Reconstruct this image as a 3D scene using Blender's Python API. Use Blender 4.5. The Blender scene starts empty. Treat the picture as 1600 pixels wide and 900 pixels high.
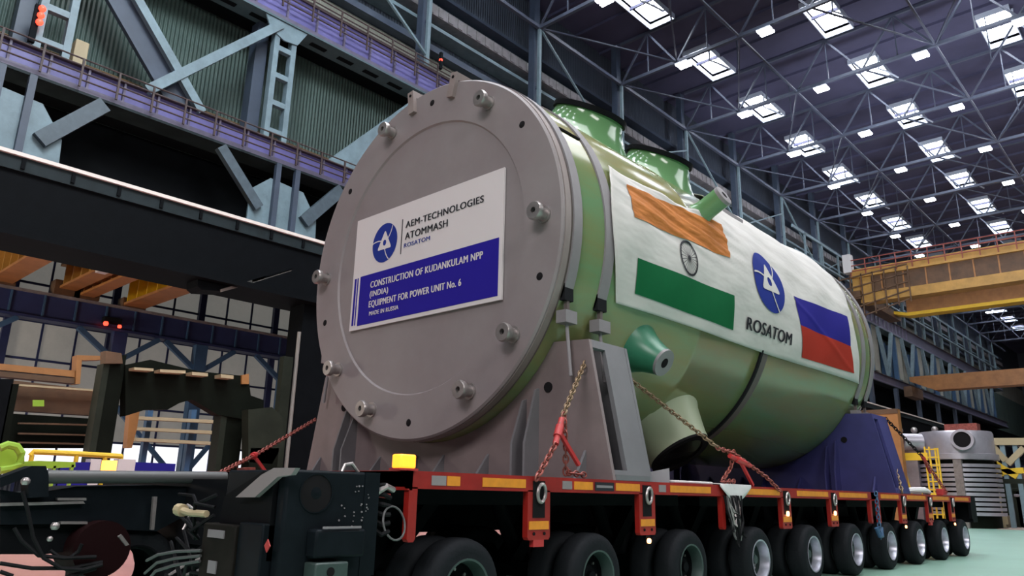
import bpy, bmesh, math, random
from mathutils import Vector, Matrix
random.seed(7)
SC = bpy.context.scene
COL = SC.collection
PI = math.pi

# ------------------------------------------------------------------ camera
CAM = Vector((3.88, 0.0, 1.0))
FPX = 1172.05
R3 = Matrix(((0.7353171173818681, 0.16278012522194027, 0.6578840077992089),
             (0.6773729294817213, -0.20772769837439453, -0.705701861789685),
             (0.021786493305970586, 0.9645474763643344, -0.2630085826520171)))
cd = bpy.data.cameras.new('camera')
cam = bpy.data.objects.new('camera', cd)
COL.objects.link(cam)
M4 = R3.to_4x4()
M4.translation = CAM
cam.matrix_world = M4
cd.sensor_width = 36.0
cd.lens = FPX / 1600 * 36.0
cd.clip_start = 0.05
cd.clip_end = 600
SC.camera = cam

# ------------------------------------------------------------------ world, light, exposure
w = bpy.data.worlds.new('world')
SC.world = w
w.use_nodes = True
w.node_tree.nodes['Background'].inputs[0].default_value = (0.36, 0.42, 0.62, 1)
w.node_tree.nodes['Background'].inputs[1].default_value = 0.10

def area(name, loc, target, sx, sy, power, color=(1, 1, 1)):
    l = bpy.data.lights.new(name, 'AREA')
    l.shape = 'RECTANGLE'
    l.size = sx
    l.size_y = sy
    l.energy = power
    l.color = color
    o = bpy.data.objects.new(name, l)
    COL.objects.link(o)
    o.location = loc
    o.rotation_euler = (Vector(target) - Vector(loc)).to_track_quat('-Z', 'Y').to_euler()
    return o

# fill lights added out of view behind and beside the camera
area('front_fill', (8, -17, 17), (-2.4, 6, 3), 10, 7, 3700, (1.0, 0.95, 0.96))
area('side_fill', (15, 24, 17), (-3, 9, 3), 10, 7, 1300, (0.95, 0.97, 1.0))
area('right_fill', (15, 1, 13), (-1, 5, 2), 8, 3, 1100, (1.0, 0.96, 0.94))  # added to light the right-hand faces of the saddle ribs
# more fill lights over the vessel, the left wall and the bays
area('bay_fill', (-40, 8, 27), (-44, 16, 6), 10, 10, 1500, (0.95, 0.97, 1.0))  # unseen fill for the side bay, no fitting modelled
area('overhead_fill', (6, 12, 38), (-2.4, 10, 3), 22, 22, 11000, (0.95, 0.98, 1.0))  # added out of view for a broad sheen on the vessel top
area('runway_fill', (-10, 6, 37), (-33, 18, 22), 10, 6, 6500, (0.82, 0.93, 1.0))  # unseen fill on the girders and cladding of the left wall
area('bay_low_fill', (-36, -10, 5), (-42, 22, 13), 6, 4, 3000, (1.0, 0.9, 0.75))  # added low down to brighten the gold cranes from beneath
area('far_bay_fill', (-8, 60, 22), (-14, 150, 24), 14, 8, 14000, (0.9, 0.94, 1.0))  # unseen fill down the far end of the hall
SC.view_settings.view_transform = 'Standard'
SC.view_settings.look = 'None'
SC.view_settings.exposure = 0.0
SC.view_settings.gamma = 1.0
SC.view_settings.use_curve_mapping = False

# ------------------------------------------------------------------ helpers
def P(px, py, x=None, y=None, z=None):
    """world point on the plane x=, y= or z= that is seen at a spot of the photograph"""
    r = R3 @ Vector((px - 800, 450 - py, -FPX))
    t = (x - CAM.x) / r.x if x is not None else (y - CAM.y) / r.y if y is not None else (z - CAM.z) / r.z
    return CAM + r * t

def mat(name, col, rough=0.5, metal=0.0, var=0.0, vscale=2.0, bump=0.0, bscale=20.0, emit=None, estr=0.0, col2=None, spec=0.5, stretch=None, bdist=0.02):
    m = bpy.data.materials.new(name)
    m.use_nodes = True
    nt = m.node_tree
    b = nt.nodes['Principled BSDF']
    b.inputs['Base Color'].default_value = (*col, 1)
    b.inputs['Roughness'].default_value = rough
    b.inputs['Metallic'].default_value = metal
    if max(col) < 0.06 and not metal: spec = min(spec, 0.18)
    if max(col) < 0.02 and not metal: spec = min(spec, 0.06)
    b.inputs['Specular IOR Level'].default_value = spec
    if var or col2 or bump:
        tc = nt.nodes.new('ShaderNodeTexCoord')
        mp = nt.nodes.new('ShaderNodeMapping')
        nt.links.new(tc.outputs['Object'], mp.inputs['Vector'])
        if stretch:
            mp.inputs['Scale'].default_value = stretch
    if var or col2:
        n = nt.nodes.new('ShaderNodeTexNoise')
        n.inputs['Scale'].default_value = vscale
        n.inputs['Detail'].default_value = 6
        n.inputs['Roughness'].default_value = 0.65
        nt.links.new(mp.outputs['Vector'], n.inputs['Vector'])
        cr = nt.nodes.new('ShaderNodeValToRGB')
        cr.color_ramp.elements[0].position = 0.35
        cr.color_ramp.elements[1].position = 0.68
        c2 = col2 or tuple(c * (1 - var) for c in col)
        cr.color_ramp.elements[0].color = (*c2, 1)
        cr.color_ramp.elements[1].color = (*col, 1)
        nt.links.new(n.outputs['Fac'], cr.inputs['Fac'])
        nt.links.new(cr.outputs['Color'], b.inputs['Base Color'])
    if bump:
        n2 = nt.nodes.new('ShaderNodeTexNoise')
        n2.inputs['Scale'].default_value = bscale
        n2.inputs['Detail'].default_value = 3
        nt.links.new(mp.outputs['Vector'], n2.inputs['Vector'])
        bp = nt.nodes.new('ShaderNodeBump')
        bp.inputs['Strength'].default_value = bump
        bp.inputs['Distance'].default_value = bdist
        nt.links.new(n2.outputs['Fac'], bp.inputs['Height'])
        nt.links.new(bp.outputs['Normal'], b.inputs['Normal'])
    if emit:
        b.inputs['Emission Color'].default_value = (*emit, 1)
        b.inputs['Emission Strength'].default_value = estr
    return m

def add_wave(m, scale, axis='Y', strength=0.6, dist=0.05):
    nt = m.node_tree
    b = nt.nodes['Principled BSDF']
    tc = nt.nodes.new('ShaderNodeTexCoord')
    wv = nt.nodes.new('ShaderNodeTexWave')
    wv.bands_direction = axis
    wv.inputs['Scale'].default_value = scale
    nt.links.new(tc.outputs['Object'], wv.inputs['Vector'])
    bp = nt.nodes.new('ShaderNodeBump')
    bp.inputs['Strength'].default_value = strength
    bp.inputs['Distance'].default_value = dist
    nt.links.new(wv.outputs['Fac'], bp.inputs['Height'])
    nt.links.new(bp.outputs['Normal'], b.inputs['Normal'])

ORIG = {}
class MB:
    """collects shapes (world coordinates) and links them as one mesh object"""
    def __init__(s):
        s.v = []; s.f = []
    def poly(s, pts, faces):
        n = len(s.v)
        s.v += [Vector(p) for p in pts]
        s.f += [tuple(i + n for i in f) for f in faces]
        return s
    def box(s, x0, x1, y0, y1, z0, z1):
        p = [(x0, y0, z0), (x1, y0, z0), (x1, y1, z0), (x0, y1, z0), (x0, y0, z1), (x1, y0, z1), (x1, y1, z1), (x0, y1, z1)]
        return s.poly(p, [(0, 3, 2, 1), (4, 5, 6, 7), (0, 1, 5, 4), (1, 2, 6, 5), (2, 3, 7, 6), (3, 0, 4, 7)])
    def bar(s, a, b, w_, h_=None, up=(0, 0, 1)):
        a = Vector(a); b = Vector(b); h_ = h_ or w_
        d = (b - a).normalized(); u = Vector(up)
        if abs(d.dot(u)) > 0.97: u = Vector((1, 0, 0)) if abs(d.x) < 0.9 else Vector((0, 1, 0))
        r = d.cross(u).normalized(); u = r.cross(d)
        p = []
        for c in (a, b):
            for i, j in ((-1, -1), (1, -1), (1, 1), (-1, 1)):
                p.append(c + r * i * w_ / 2 + u * j * h_ / 2)
        return s.poly(p, [(3, 2, 1, 0), (4, 5, 6, 7), (0, 1, 5, 4), (1, 2, 6, 5), (2, 3, 7, 6), (3, 0, 4, 7)])
    def prism(s, pts, off):
        off = Vector(off); n = len(pts)
        p = [Vector(q) for q in pts] + [Vector(q) + off for q in pts]
        return s.poly(p, [tuple(range(n))[::-1], tuple(range(n, 2 * n))] + [(i, (i + 1) % n, n + (i + 1) % n, n + i) for i in range(n)])
    def lathe(s, o, ax, prof, n=32, cap=True, ref=None):
        """prof: list of (distance along axis, radius)"""
        o = Vector(o); ax = Vector(ax).normalized()
        r = Vector(ref) if ref else (Vector((0, 0, 1)) if abs(ax.z) < 0.9 else Vector((1, 0, 0)))
        a = ax.cross(r).normalized(); b = ax.cross(a)
        p = []; f = []
        for d, q in prof:
            for i in range(n):
                t = 2 * PI * i / n
                p.append(o + ax * d + (a * math.cos(t) + b * math.sin(t)) * q)
        for k in range(len(prof) - 1):
            for i in range(n):
                j = (i + 1) % n
                f.append((k * n + i, k * n + j, (k + 1) * n + j, (k + 1) * n + i))
        if cap:
            f.append(tuple(range(n))); f.append(tuple(range((len(prof) - 1) * n, len(prof) * n)))
        return s.poly(p, f)
    def cyl(s, a, b, r, n=16, r2=None):
        a = Vector(a); b = Vector(b)
        return s.lathe(a, b - a, [(0, r), ((b - a).length, r if r2 is None else r2)], n)
    def tube(s, pts, r, n=8):
        pts = [Vector(p) for p in pts]
        base = len(s.v); m = len(pts)
        up = Vector((0.13, 0.21, 0.97))
        for k, p in enumerate(pts):
            d = (pts[min(k + 1, m - 1)] - pts[max(k - 1, 0)]).normalized()
            a = d.cross(up)
            if a.length < 0.05: a = d.cross(Vector((1, 0, 0)))
            a.normalize(); b = d.cross(a)
            for i in range(n):
                t = 2 * PI * i / n
                s.v.append(p + (a * math.cos(t) + b * math.sin(t)) * r)
        for k in range(m - 1):
            for i in range(n):
                j = (i + 1) % n
                s.f.append((base + k * n + i, base + k * n + j, base + (k + 1) * n + j, base + (k + 1) * n + i))
        s.f.append(tuple(base + i for i in range(n))); s.f.append(tuple(base + (m - 1) * n + i for i in range(n)))
        return s
    def sphere(s, c, r, n=14, sc=(1, 1, 1)):
        c = Vector(c); p = []; f = []; h = n // 2
        for k in range(1, h):
            a = PI * k / h
            for i in range(n):
                t = 2 * PI * i / n
                p.append(c + Vector((math.sin(a) * math.cos(t) * r * sc[0], math.sin(a) * math.sin(t) * r * sc[1], math.cos(a) * r * sc[2])))
        for k in range(h - 2):
            for i in range(n):
                j = (i + 1) % n
                f.append((k * n + i, k * n + j, (k + 1) * n + j, (k + 1) * n + i))
        f.append(tuple(range(n))); f.append(tuple(range((h - 2) * n, (h - 1) * n)))
        return s.poly(p, f)
    def torus(s, c, a, b, R, r, n=12, m=6, sb=1.0):
        """link shaped ring in the plane of a, b"""
        c = Vector(c); a = Vector(a).normalized(); b = Vector(b).normalized(); nn = a.cross(b)
        p = []; f = []
        for i in range(n):
            t = 2 * PI * i / n
            e = a * math.cos(t) + b * math.sin(t) * sb
            q = a * math.cos(t) * R + b * math.sin(t) * R * sb
            for j in range(m):
                u = 2 * PI * j / m
                p.append(c + q + e.normalized() * math.cos(u) * r + nn * math.sin(u) * r)
        for i in range(n):
            for j in range(m):
                f.append((i * m + j, ((i + 1) % n) * m + j, ((i + 1) % n) * m + (j + 1) % m, i * m + (j + 1) % m))
        return s.poly(p, f)
    def build(s, name, m, parent=None, smooth=35, bevel=0, solo=None):
        off = Vector((0, 0, 0))
        if parent is not None: off = ORIG[parent.name]
        elif solo is not None: off = Vector(solo)
        me = bpy.data.meshes.new(name)
        me.from_pydata([v - off for v in s.v], [], s.f)
        bm = bmesh.new(); bm.from_mesh(me)
        bmesh.ops.recalc_face_normals(bm, faces=bm.faces)
        bm.to_mesh(me); bm.free()
        if smooth:
            me.shade_smooth()
            me.set_sharp_from_angle(angle=math.radians(smooth))
        me.materials.append(m)
        o = bpy.data.objects.new(name, me)
        COL.objects.link(o)
        if parent is not None:
            o.parent = parent
            ORIG[o.name] = off
        else:
            o.location = off
            ORIG[o.name] = off
        if bevel:
            bv = o.modifiers.new('bevel', 'BEVEL'); bv.width = bevel; bv.segments = 2; bv.limit_method = 'ANGLE'
        return o

def tag(o, label, cat, group=None, kind=None):
    o['label'] = label; o['category'] = cat
    if group: o['group'] = group
    if kind: o['kind'] = kind
    return o
def thing(name, loc, label, cat, group=None):
    o = bpy.data.objects.new(name, None)
    o.empty_display_size = 0.3
    COL.objects.link(o); o.location = loc
    ORIG[o.name] = Vector(loc)
    return tag(o, label, cat, group)
def struct(o):
    o['kind'] = 'structure'
    return o
def kids(o):
    return [c for c in bpy.data.objects if c.parent == o]
def copy_tree(o, loc=None, parent=None):
    c = o.copy(); COL.objects.link(c)
    if parent is not None: c.parent = parent
    if loc is not None: c.location = loc
    for ch in list(o.children): copy_tree(ch, None, c)
    return c
ORD = ['nearest', 'second', 'third', 'fourth', 'fifth', 'sixth', 'seventh', 'eighth', 'ninth', 'tenth', 'eleventh', 'twelfth', 'thirteenth', 'fourteenth', 'fifteenth', 'sixteenth', 'seventeenth', 'eighteenth', 'nineteenth', 'twentieth']
ORD += ['twenty-' + a for a in ['first', 'second', 'third', 'fourth', 'fifth', 'sixth', 'seventh', 'eighth', 'ninth']]

# ------------------------------------------------------------------ materials
m_cover = mat('grey_primer', (0.235, 0.205, 0.207), 0.42, var=0.14, vscale=0.9, bump=0.06, bscale=9, col2=(0.205, 0.17, 0.175))
m_cover_edge = mat('grey_primer_rim', (0.25, 0.20, 0.19), 0.5, var=0.2)
m_dark = mat('hole_dark', (0.012, 0.011, 0.012), 0.9)
m_steel = mat('bare_steel', (0.42, 0.38, 0.37), 0.35, 0.7, var=0.3, vscale=8)
m_green = mat('green_epoxy', (0.125, 0.225, 0.110), 0.15, var=0.3, vscale=0.8, col2=(0.20, 0.175, 0.065), bump=0.06, bscale=1.3, stretch=(1, 0.35, 1.6), spec=0.7)  # olive-tan noise bands paint warm hall reflections into the green
m_sage = mat('sage_cover', (0.33, 0.37, 0.25), 0.45)
m_green2 = mat('green_epoxy_nozzle', (0.115, 0.245, 0.105), 0.12, bump=0.05, bscale=3)
m_teal = mat('teal_green_paint', (0.03, 0.16, 0.09), 0.35)
m_strap = mat('grey_strap', (0.22, 0.20, 0.21), 0.5, var=0.15)
m_rubber = mat('black_rubber', (0.014, 0.014, 0.016), 0.75)
m_band = mat('brown_band', (0.10, 0.075, 0.07), 0.6)
m_saddle = mat('saddle_primer', (0.20, 0.155, 0.155), 0.5, var=0.25, vscale=1.5)
m_saddle_g = mat('saddle_grey', (0.16, 0.155, 0.165), 0.5, var=0.2, vscale=2)
m_blue_saddle = mat('blue_saddle_paint', (0.040, 0.040, 0.16), 0.45, var=0.3, vscale=2)
m_white = mat('banner_white', (0.60, 0.545, 0.55), 0.5)
m_navy = mat('banner_navy', (0.016, 0.009, 0.24), 0.6, spec=0.15)
m_black = mat('print_black', (0.02, 0.02, 0.025), 0.5)
m_logo = mat('logo_blue', (0.016, 0.030, 0.21), 0.7, spec=0.1)
m_cloth = mat('banner_cloth', (0.56, 0.535, 0.51), 0.6, var=0.10, vscale=1.2, bump=0.8, bscale=1.0, stretch=(1, 1, 2.5), spec=0.25, bdist=0.05)
m_orange = mat('flag_orange', (0.52, 0.18, 0.045), 0.65, var=0.3, vscale=1.6, bump=1.0, bscale=1.5, spec=0.12, bdist=0.07, stretch=(1, 1, 3))
m_fgreen = mat('flag_green', (0.006, 0.115, 0.04), 0.7, var=0.1, bump=0.3, bscale=1.4, spec=0.1)
m_fblue = mat('flag_blue', (0.020, 0.016, 0.20), 0.7, spec=0.1, bump=0.3, bscale=1.4)
m_fred = mat('flag_red', (0.36, 0.030, 0.018), 0.7, spec=0.1, bump=0.3, bscale=1.4)
m_red = mat('trailer_red', (0.33, 0.014, 0.010), 0.4, var=0.35, vscale=3)
m_yellow = mat('marker_yellow', (0.72, 0.26, 0.02), 0.4, var=0.2, vscale=10)
m_chassis = mat('chassis_dark', (0.006, 0.0065, 0.008), 0.6, var=0.3)
m_deck = mat('deck_plate', (0.10, 0.05, 0.045), 0.6, var=0.4, vscale=2)
m_tyre = mat('tyre', (0.013, 0.0145, 0.017), 0.62, bump=0.25, bscale=30)
m_rim = mat('rim_paint', (0.50, 0.50, 0.58), 0.32, 0.6, var=0.3, vscale=6)
m_rim_g = mat('rim_green_grey', (0.05, 0.075, 0.07), 0.4, 0.2, var=0.3, vscale=6)
m_pack = mat('power_pack', (0.008, 0.011, 0.014), 0.42, var=0.3, vscale=6)
m_pack2 = mat('power_pack_brown', (0.016, 0.014, 0.012), 0.6, var=0.4, vscale=5)
m_hose = mat('hose', (0.010, 0.010, 0.011), 0.45)
m_hoseg = mat('hose_grey', (0.07, 0.07, 0.07), 0.5)
m_chain_b = mat('chain_brass', (0.30, 0.20, 0.12), 0.5, 0.5, var=0.4, vscale=20)
m_chain_r = mat('chain_red', (0.36, 0.09, 0.07), 0.5, 0.3, var=0.5, vscale=20)
m_redpaint = mat('red_paint', (0.42, 0.03, 0.03), 0.4)
m_beacon = mat('beacon_amber', (0.8, 0.3, 0.03), 0.3, emit=(1.0, 0.27, 0.015), estr=2.6)
m_beacon_hot = mat('beacon_core', (1, 0.6, 0.2), 0.3, emit=(1.0, 0.42, 0.06), estr=1.8)
m_marker_lamp = mat('marker_lamp', (1, 0.4, 0.2), 0.3, emit=(1.0, 0.38, 0.14), estr=6)
m_cloth_w = mat('white_tarp', (0.62, 0.60, 0.60), 0.7, bump=0.5, bscale=8)
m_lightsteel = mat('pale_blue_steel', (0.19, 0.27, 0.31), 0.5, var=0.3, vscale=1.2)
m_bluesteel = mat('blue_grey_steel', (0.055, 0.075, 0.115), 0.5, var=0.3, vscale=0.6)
m_truss = mat('truss_steel', (0.085, 0.10, 0.145), 0.45, var=0.25, vscale=0.5)
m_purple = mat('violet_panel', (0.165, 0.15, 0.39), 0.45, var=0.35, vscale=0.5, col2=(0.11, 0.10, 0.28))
m_farweb = mat('far_girder_grey', (0.085, 0.08, 0.125), 0.5, var=0.35, vscale=0.3)  # greyed violet, fading with distance put into the colour
m_midsteel = mat('mid_blue_steel', (0.075, 0.105, 0.13), 0.5, var=0.3)
m_purpleflange = mat('violet_grey_flange', (0.15, 0.13, 0.20), 0.5, var=0.25)
m_teal_u = mat('teal_soffit', (0.09, 0.145, 0.165), 0.6, var=0.2)
m_rust = mat('rust_rail', (0.065, 0.040, 0.038), 0.6, var=0.3)
m_ochre = mat('ochre_rail', (0.17, 0.095, 0.04), 0.6)
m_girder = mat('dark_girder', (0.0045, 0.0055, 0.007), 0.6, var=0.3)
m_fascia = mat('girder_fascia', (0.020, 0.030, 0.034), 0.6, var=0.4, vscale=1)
m_railsteel = mat('crane_rail_steel', (0.80, 0.70, 0.64), 0.5)
m_gold = mat('crane_gold', (0.50, 0.27, 0.06), 0.5, var=0.3, vscale=0.8)
m_orangesteel = mat('crane_orange', (0.40, 0.17, 0.05), 0.5, var=0.3, vscale=0.8)
m_brightyellow = mat('crane_yellow', (0.80, 0.50, 0.03), 0.45, var=0.12)
m_navybeam = mat('navy_beam', (0.022, 0.035, 0.12), 0.5, var=0.3, vscale=0.5)
m_bluecol = mat('blue_column', (0.04, 0.10, 0.20), 0.5, var=0.2)
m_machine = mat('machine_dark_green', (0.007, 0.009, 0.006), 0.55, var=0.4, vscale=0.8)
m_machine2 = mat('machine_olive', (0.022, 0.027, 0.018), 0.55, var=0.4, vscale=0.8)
m_brown = mat('brown_steel', (0.13, 0.065, 0.030), 0.6, var=0.45, vscale=0.8)
m_cream = mat('cream_rail', (0.42, 0.33, 0.20), 0.6)
m_lime = mat('lime_paint', (0.25, 0.42, 0.03), 0.45)
m_stainless = mat('stainless', (0.58, 0.54, 0.60), 0.35, 0.6, var=0.35, vscale=0.7)
m_greybrown = mat('conduit', (0.22, 0.20, 0.18), 0.6)
m_pane = mat('window_pane', (0.35, 0.34, 0.32), 0.5, emit=(0.80, 0.80, 0.74), estr=0.14, var=0.35, vscale=0.3)
m_pane_hot = mat('window_pane_bright', (0.5, 0.5, 0.52), 0.5, emit=(0.9, 0.93, 1.0), estr=1.1)
m_sky = mat('skylight_pane', (0.9, 0.9, 0.9), 0.5, emit=(0.93, 0.96, 1.0), estr=20.0)
m_lamp = mat('lamp_tube', (1, 1, 1), 0.4, emit=(0.93, 0.96, 1.0), estr=20.0)
m_skyframe = mat('skylight_curb', (0.45, 0.50, 0.60), 0.5)
m_roof = mat('roof_deck', (0.070, 0.070, 0.135), 0.7, var=0.35, vscale=0.12)  # lighter, bluer base colour carries the haze under the roof
m_clad = mat('green_cladding', (0.075, 0.12, 0.105), 0.55, var=0.3, vscale=0.25, stretch=(1, 1, 0.3))
add_wave(m_clad, 1.4, 'Y', 0.9, 0.12)
m_beige = mat('beige_cladding', (0.30, 0.30, 0.25), 0.6, var=0.25, vscale=0.4)
add_wave(m_beige, 1.6, 'Y', 0.4, 0.06)
m_bluewall = mat('blue_grey_cladding', (0.050, 0.062, 0.085), 0.6, var=0.35, vscale=0.35)
add_wave(m_bluewall, 1.2, 'Y', 0.5, 0.08)
m_duct = mat('grey_louvre', (0.26, 0.24, 0.25), 0.5, var=0.4, vscale=1.2)
m_tan = mat('tan_floor', (0.36, 0.27, 0.23), 0.5, var=0.2, vscale=0.4)
m_floor_g = mat('green_floor', (0.25, 0.42, 0.34), 0.35, var=0.16, vscale=0.5)
m_floor_p = mat('pink_floor', (0.48, 0.22, 0.19), 0.4, var=0.2, vscale=0.8)
m_signal = mat('red_signal', (0.8, 0.05, 0.03), 0.4, emit=(1.0, 0.06, 0.03), estr=3)
m_slot = mat('soffit_slot', (0.008, 0.010, 0.012), 0.8)

# ================================================================== SETTING
XW = -32.6            # line of the hall's left columns
ZR = 43.6             # roof deck
ZC = 39.0             # bottom chords
struct(MB().box(-4.4, 16, -40, 40, -0.3, 0).build('floor', m_floor_g))
struct(MB().box(-60, -4.4, -40, 40, -0.3, 0).build('floor_left', m_floor_p))
struct(MB().box(-60, 16, 40, 260, -0.3, 0).build('floor_far', m_tan))
struct(MB().box(-3.2, 16, 36.5, 40, 0.0, 0.02).build('floor_strip', m_tan))
struct(MB().box(16, 16.4, 35, 260, -0.3, ZR).build('wall_right', m_bluewall))
struct(MB().box(-60, 16, 260, 260.4, -0.3, ZR).build('wall_far', m_bluewall))
# roof deck with real openings for the skylights
SKX = [-27.6, -15.9, -4.7, 6.6]
SKY = [50.3 + 12 * k for k in range(-6, 15)]
hx, hy = 1.25, 3.0
roof = MB()
ys = [-42]
for sy in SKY: ys += [sy - hy, sy + hy]
ys.append(260)
for i in range(len(ys) - 1):
    if i % 2 == 0:
        roof.box(-36, 16.4, ys[i], ys[i + 1], ZR, ZR + 0.3)
    else:
        xs = [-36]
        for sx in SKX: xs += [sx - hx, sx + hx]
        xs.append(16.4)
        for j in range(0, len(xs) - 1, 2):
            roof.box(xs[j], xs[j + 1], ys[i], ys[i + 1], ZR, ZR + 0.3)
struct(roof.build('ceiling', m_roof, smooth=0))
pur = MB()
for k in range(-6, 60):
    pur.box(-35.5, 16, k * 4.0 + 1.9, k * 4.0 + 2.05, ZR - 0.28, ZR)
struct(pur.build('trim_1', m_roof, smooth=0))
n = 0
for sx in SKX:
    for sy in SKY:
        n += 1
        g = MB().box(sx - hx, sx + hx, sy - hy, sy + hy, ZR + 1.0, ZR + 1.05).build('window_%d' % n, m_sky, solo=(sx, sy, ZR))
        struct(g)
        fr = MB()
        for a, b, c, d in ((sx - hx - .08, sx - hx, sy - hy - .08, sy + hy + .08), (sx + hx, sx + hx + .08, sy - hy - .08, sy + hy + .08), (sx - hx, sx + hx, sy - hy - .08, sy - hy), (sx - hx, sx + hx, sy + hy, sy + hy + .08)):
            fr.box(a, b, c, d, ZR - 0.5, ZR + 1.0)
        fr.box(sx - 0.04, sx + 0.04, sy - hy, sy + hy, ZR + .85, ZR + .95)
        fr.box(sx - hx, sx + hx, sy - 1.0, sy - 0.9, ZR + .85, ZR + .95)
        fr.build('window_frame', m_skyframe, g)

# ---- roof trusses, across the hall every 12 m
TY = [41.85 + 12.05 * k for k in range(-4, 15)]
PX_ = [XW + 6.05 * i for i in range(9)]
vis = [y for y in TY if y > 28]
for k, y in enumerate(vis):
    t = thing('roof_truss', (XW, y, ZC), 'blue grey steel roof truss crossing the hall overhead, %s from the camera' % ORD[k], 'roof truss', 'roof trusses crossing the hall')
    MB().bar((XW, y, ZC), (PX_[-1], y, ZC), 0.28, 0.3).build('bottom_chord', m_truss, t)
    MB().bar((XW, y, ZR - 0.3), (PX_[-1], y, ZR - 0.3), 0.22, 0.25).build('top_chord', m_truss, t)
    for i in range(8):
        a = Vector((PX_[i], y, ZC)); b = Vector((PX_[i + 1], y, ZC)); mid = Vector(((PX_[i] + PX_[i + 1]) / 2, y, ZR - 0.3))
        MB().bar(a, mid, 0.16).build('web_diagonal', m_truss, t)
        MB().bar(b, mid, 0.16).build('web_diagonal', m_truss, t)
        MB().bar((mid.x, y, ZC), mid, 0.1).build('web_post', m_truss, t)
# ---- horizontal wind bracing between the trusses
br = 0
for k, y in enumerate(vis[:-1]):
    y2 = vis[k + 1]
    if k > 9: break
    bt = thing('wind_bracing', (XW, y, ZC), 'slim horizontal cross bracing lying between the %s and the next roof truss' % ORD[k], 'bracing', 'wind bracing under the roof')
    for i in (0, 3):
        MB().bar((PX_[i], y, ZC), (PX_[i + 1], y2, ZC), 0.13).build('brace_rod', m_truss, bt)
    for i in (1, 4):
        MB().bar((PX_[i + 1], y, ZC), (PX_[i], y2, ZC), 0.13).build('brace_rod', m_truss, bt)
        mid = ((PX_[i + 1] + PX_[i]) / 2, (y + y2) / 2, ZC)
        MB().bar(mid, (mid[0], mid[1], ZR), 0.1).build('hanger', m_truss, bt)
for j, x in enumerate((PX_[2], PX_[4], PX_[6])):
    tb = MB().bar((x, 24, ZC), (x, 218, ZC), 0.16).build('longitudinal_tie', m_truss, solo=(x, 24, ZC))
    tag(tb, ['thin steel tie running lengthwise under the roof, nearest the left wall', 'thin steel tie running lengthwise under the middle of the roof', 'thin steel tie running lengthwise under the roof, farthest from the left wall'][j], 'tie beam', 'lengthwise roof ties')

# ---- ceiling lamps under the trusses
lamp0 = None
c = 0
for lx, row in ((-25.9, 'row nearest the left wall'), (-18.2, 'second row from the left wall'), (-9.6, 'third row from the left wall'), (-2.2, 'fourth row from the left wall')):
    for k, y in enumerate(vis[:13]):
        lab = 'bright twin tube hall lamp under the %s roof truss, %s' % (ORD[k], row)
        if lamp0 is None:
            t = thing('hall_lamp', (lx, y, ZC - 0.55), lab, 'lamp', 'lamps under the roof trusses')
            for dy in (-0.3, 0.3):
                MB().box(lx - 0.55, lx + 0.55, y + dy - 0.19, y + dy + 0.19, ZC - 0.62, ZC - 0.5).build('tube', m_lamp, t)
            MB().box(lx - 0.6, lx + 0.6, y - 0.55, y + 0.55, ZC - 0.5, ZC - 0.42).build('housing', m_skyframe, t)
            MB().cyl((lx, y, ZC - 0.42), (lx, y, ZC - 0.15), 0.03, 8).build('hanger_rod', m_truss, t)
            lamp0 = t
        else:
            cp = copy_tree(lamp0, (lx, y, ZC - 0.55)); cp['label'] = lab
        c += 1
# light pipes beside the skylights (bent conduits catching the daylight)
cn0 = None
k2 = 0
for sx in SKX[:3]:
    for sy in SKY[5:13]:
        lab = 'pale bent conduit below a roof skylight, %s along, %s row from the left wall' % (ORD[SKY.index(sy) - 5], ('first', 'second', 'third')[SKX.index(sx)])
        if cn0 is None:
            cn0 = MB().tube([(sx + 1.5, sy - 2.9, ZR - 0.5), (sx + 1.4, sy - 2.8, ZR - 1.9), (sx + 2.0, sy - 2.6, ZR - 2.3), (sx + 2.6, sy - 1.0, ZR - 2.5)], 0.09, 6).build('roof_conduit', m_skyframe, solo=(sx, sy, ZR))
            tag(cn0, lab, 'conduit', 'conduits by the skylights')
        else:
            cc = cn0.copy(); COL.objects.link(cc); cc.location = (sx, sy, ZR); cc['label'] = lab

# ================================================================== LEFT WALL
WX = -35.2
struct(MB().box(WX - 0.3, WX, -30, 260, 14.0, 18.6).build('wall_left_shade', m_girder, smooth=0))  # dark band paints the shade under the lower violet girder
struct(MB().box(WX - 0.3, WX, -30, 260, 18.6, 28.0).build('wall_left', m_clad, smooth=0))
struct(MB().box(WX - 0.3, WX, -30, 260, 28.0, 32.6).build('wall_left_middle', m_beige, smooth=0))
struct(MB().box(WX - 0.3, WX, -30, 260, 32.6, ZR).build('wall_left_upper', m_bluewall, smooth=0))
# horizontal girts
for j, (z, h, d, m_, lab) in enumerate(((32.9, 0.5, 0.8, m_bluesteel, 'dark blue girt above the beige wall panels'),
                                (34.3, 0.28, 1.3, m_lightsteel, 'pale blue rail beam along the upper left wall'),
                                (36.0, 0.9, 1.0, m_duct, 'grey louvred duct band high on the left wall'),
                                (37.6, 0.3, 1.0, m_bluesteel, 'blue girt just below the roof chord on the left wall'))):
    g = MB().box(WX, WX + d, -10, 230, z - h / 2, z + h / 2)
    if h > .8:
        for q in range(0, 150):
            g.box(WX + d, WX + d + .06, 10 + q * 1.0, 10 + q * 1.0 + 0.5, z - .38, z + .38)
    tag(g.build('wall_girt', m_, solo=(WX, 0, z), smooth=0), lab + ', running the whole hall', 'wall girt', 'girts on the left wall')
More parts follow.
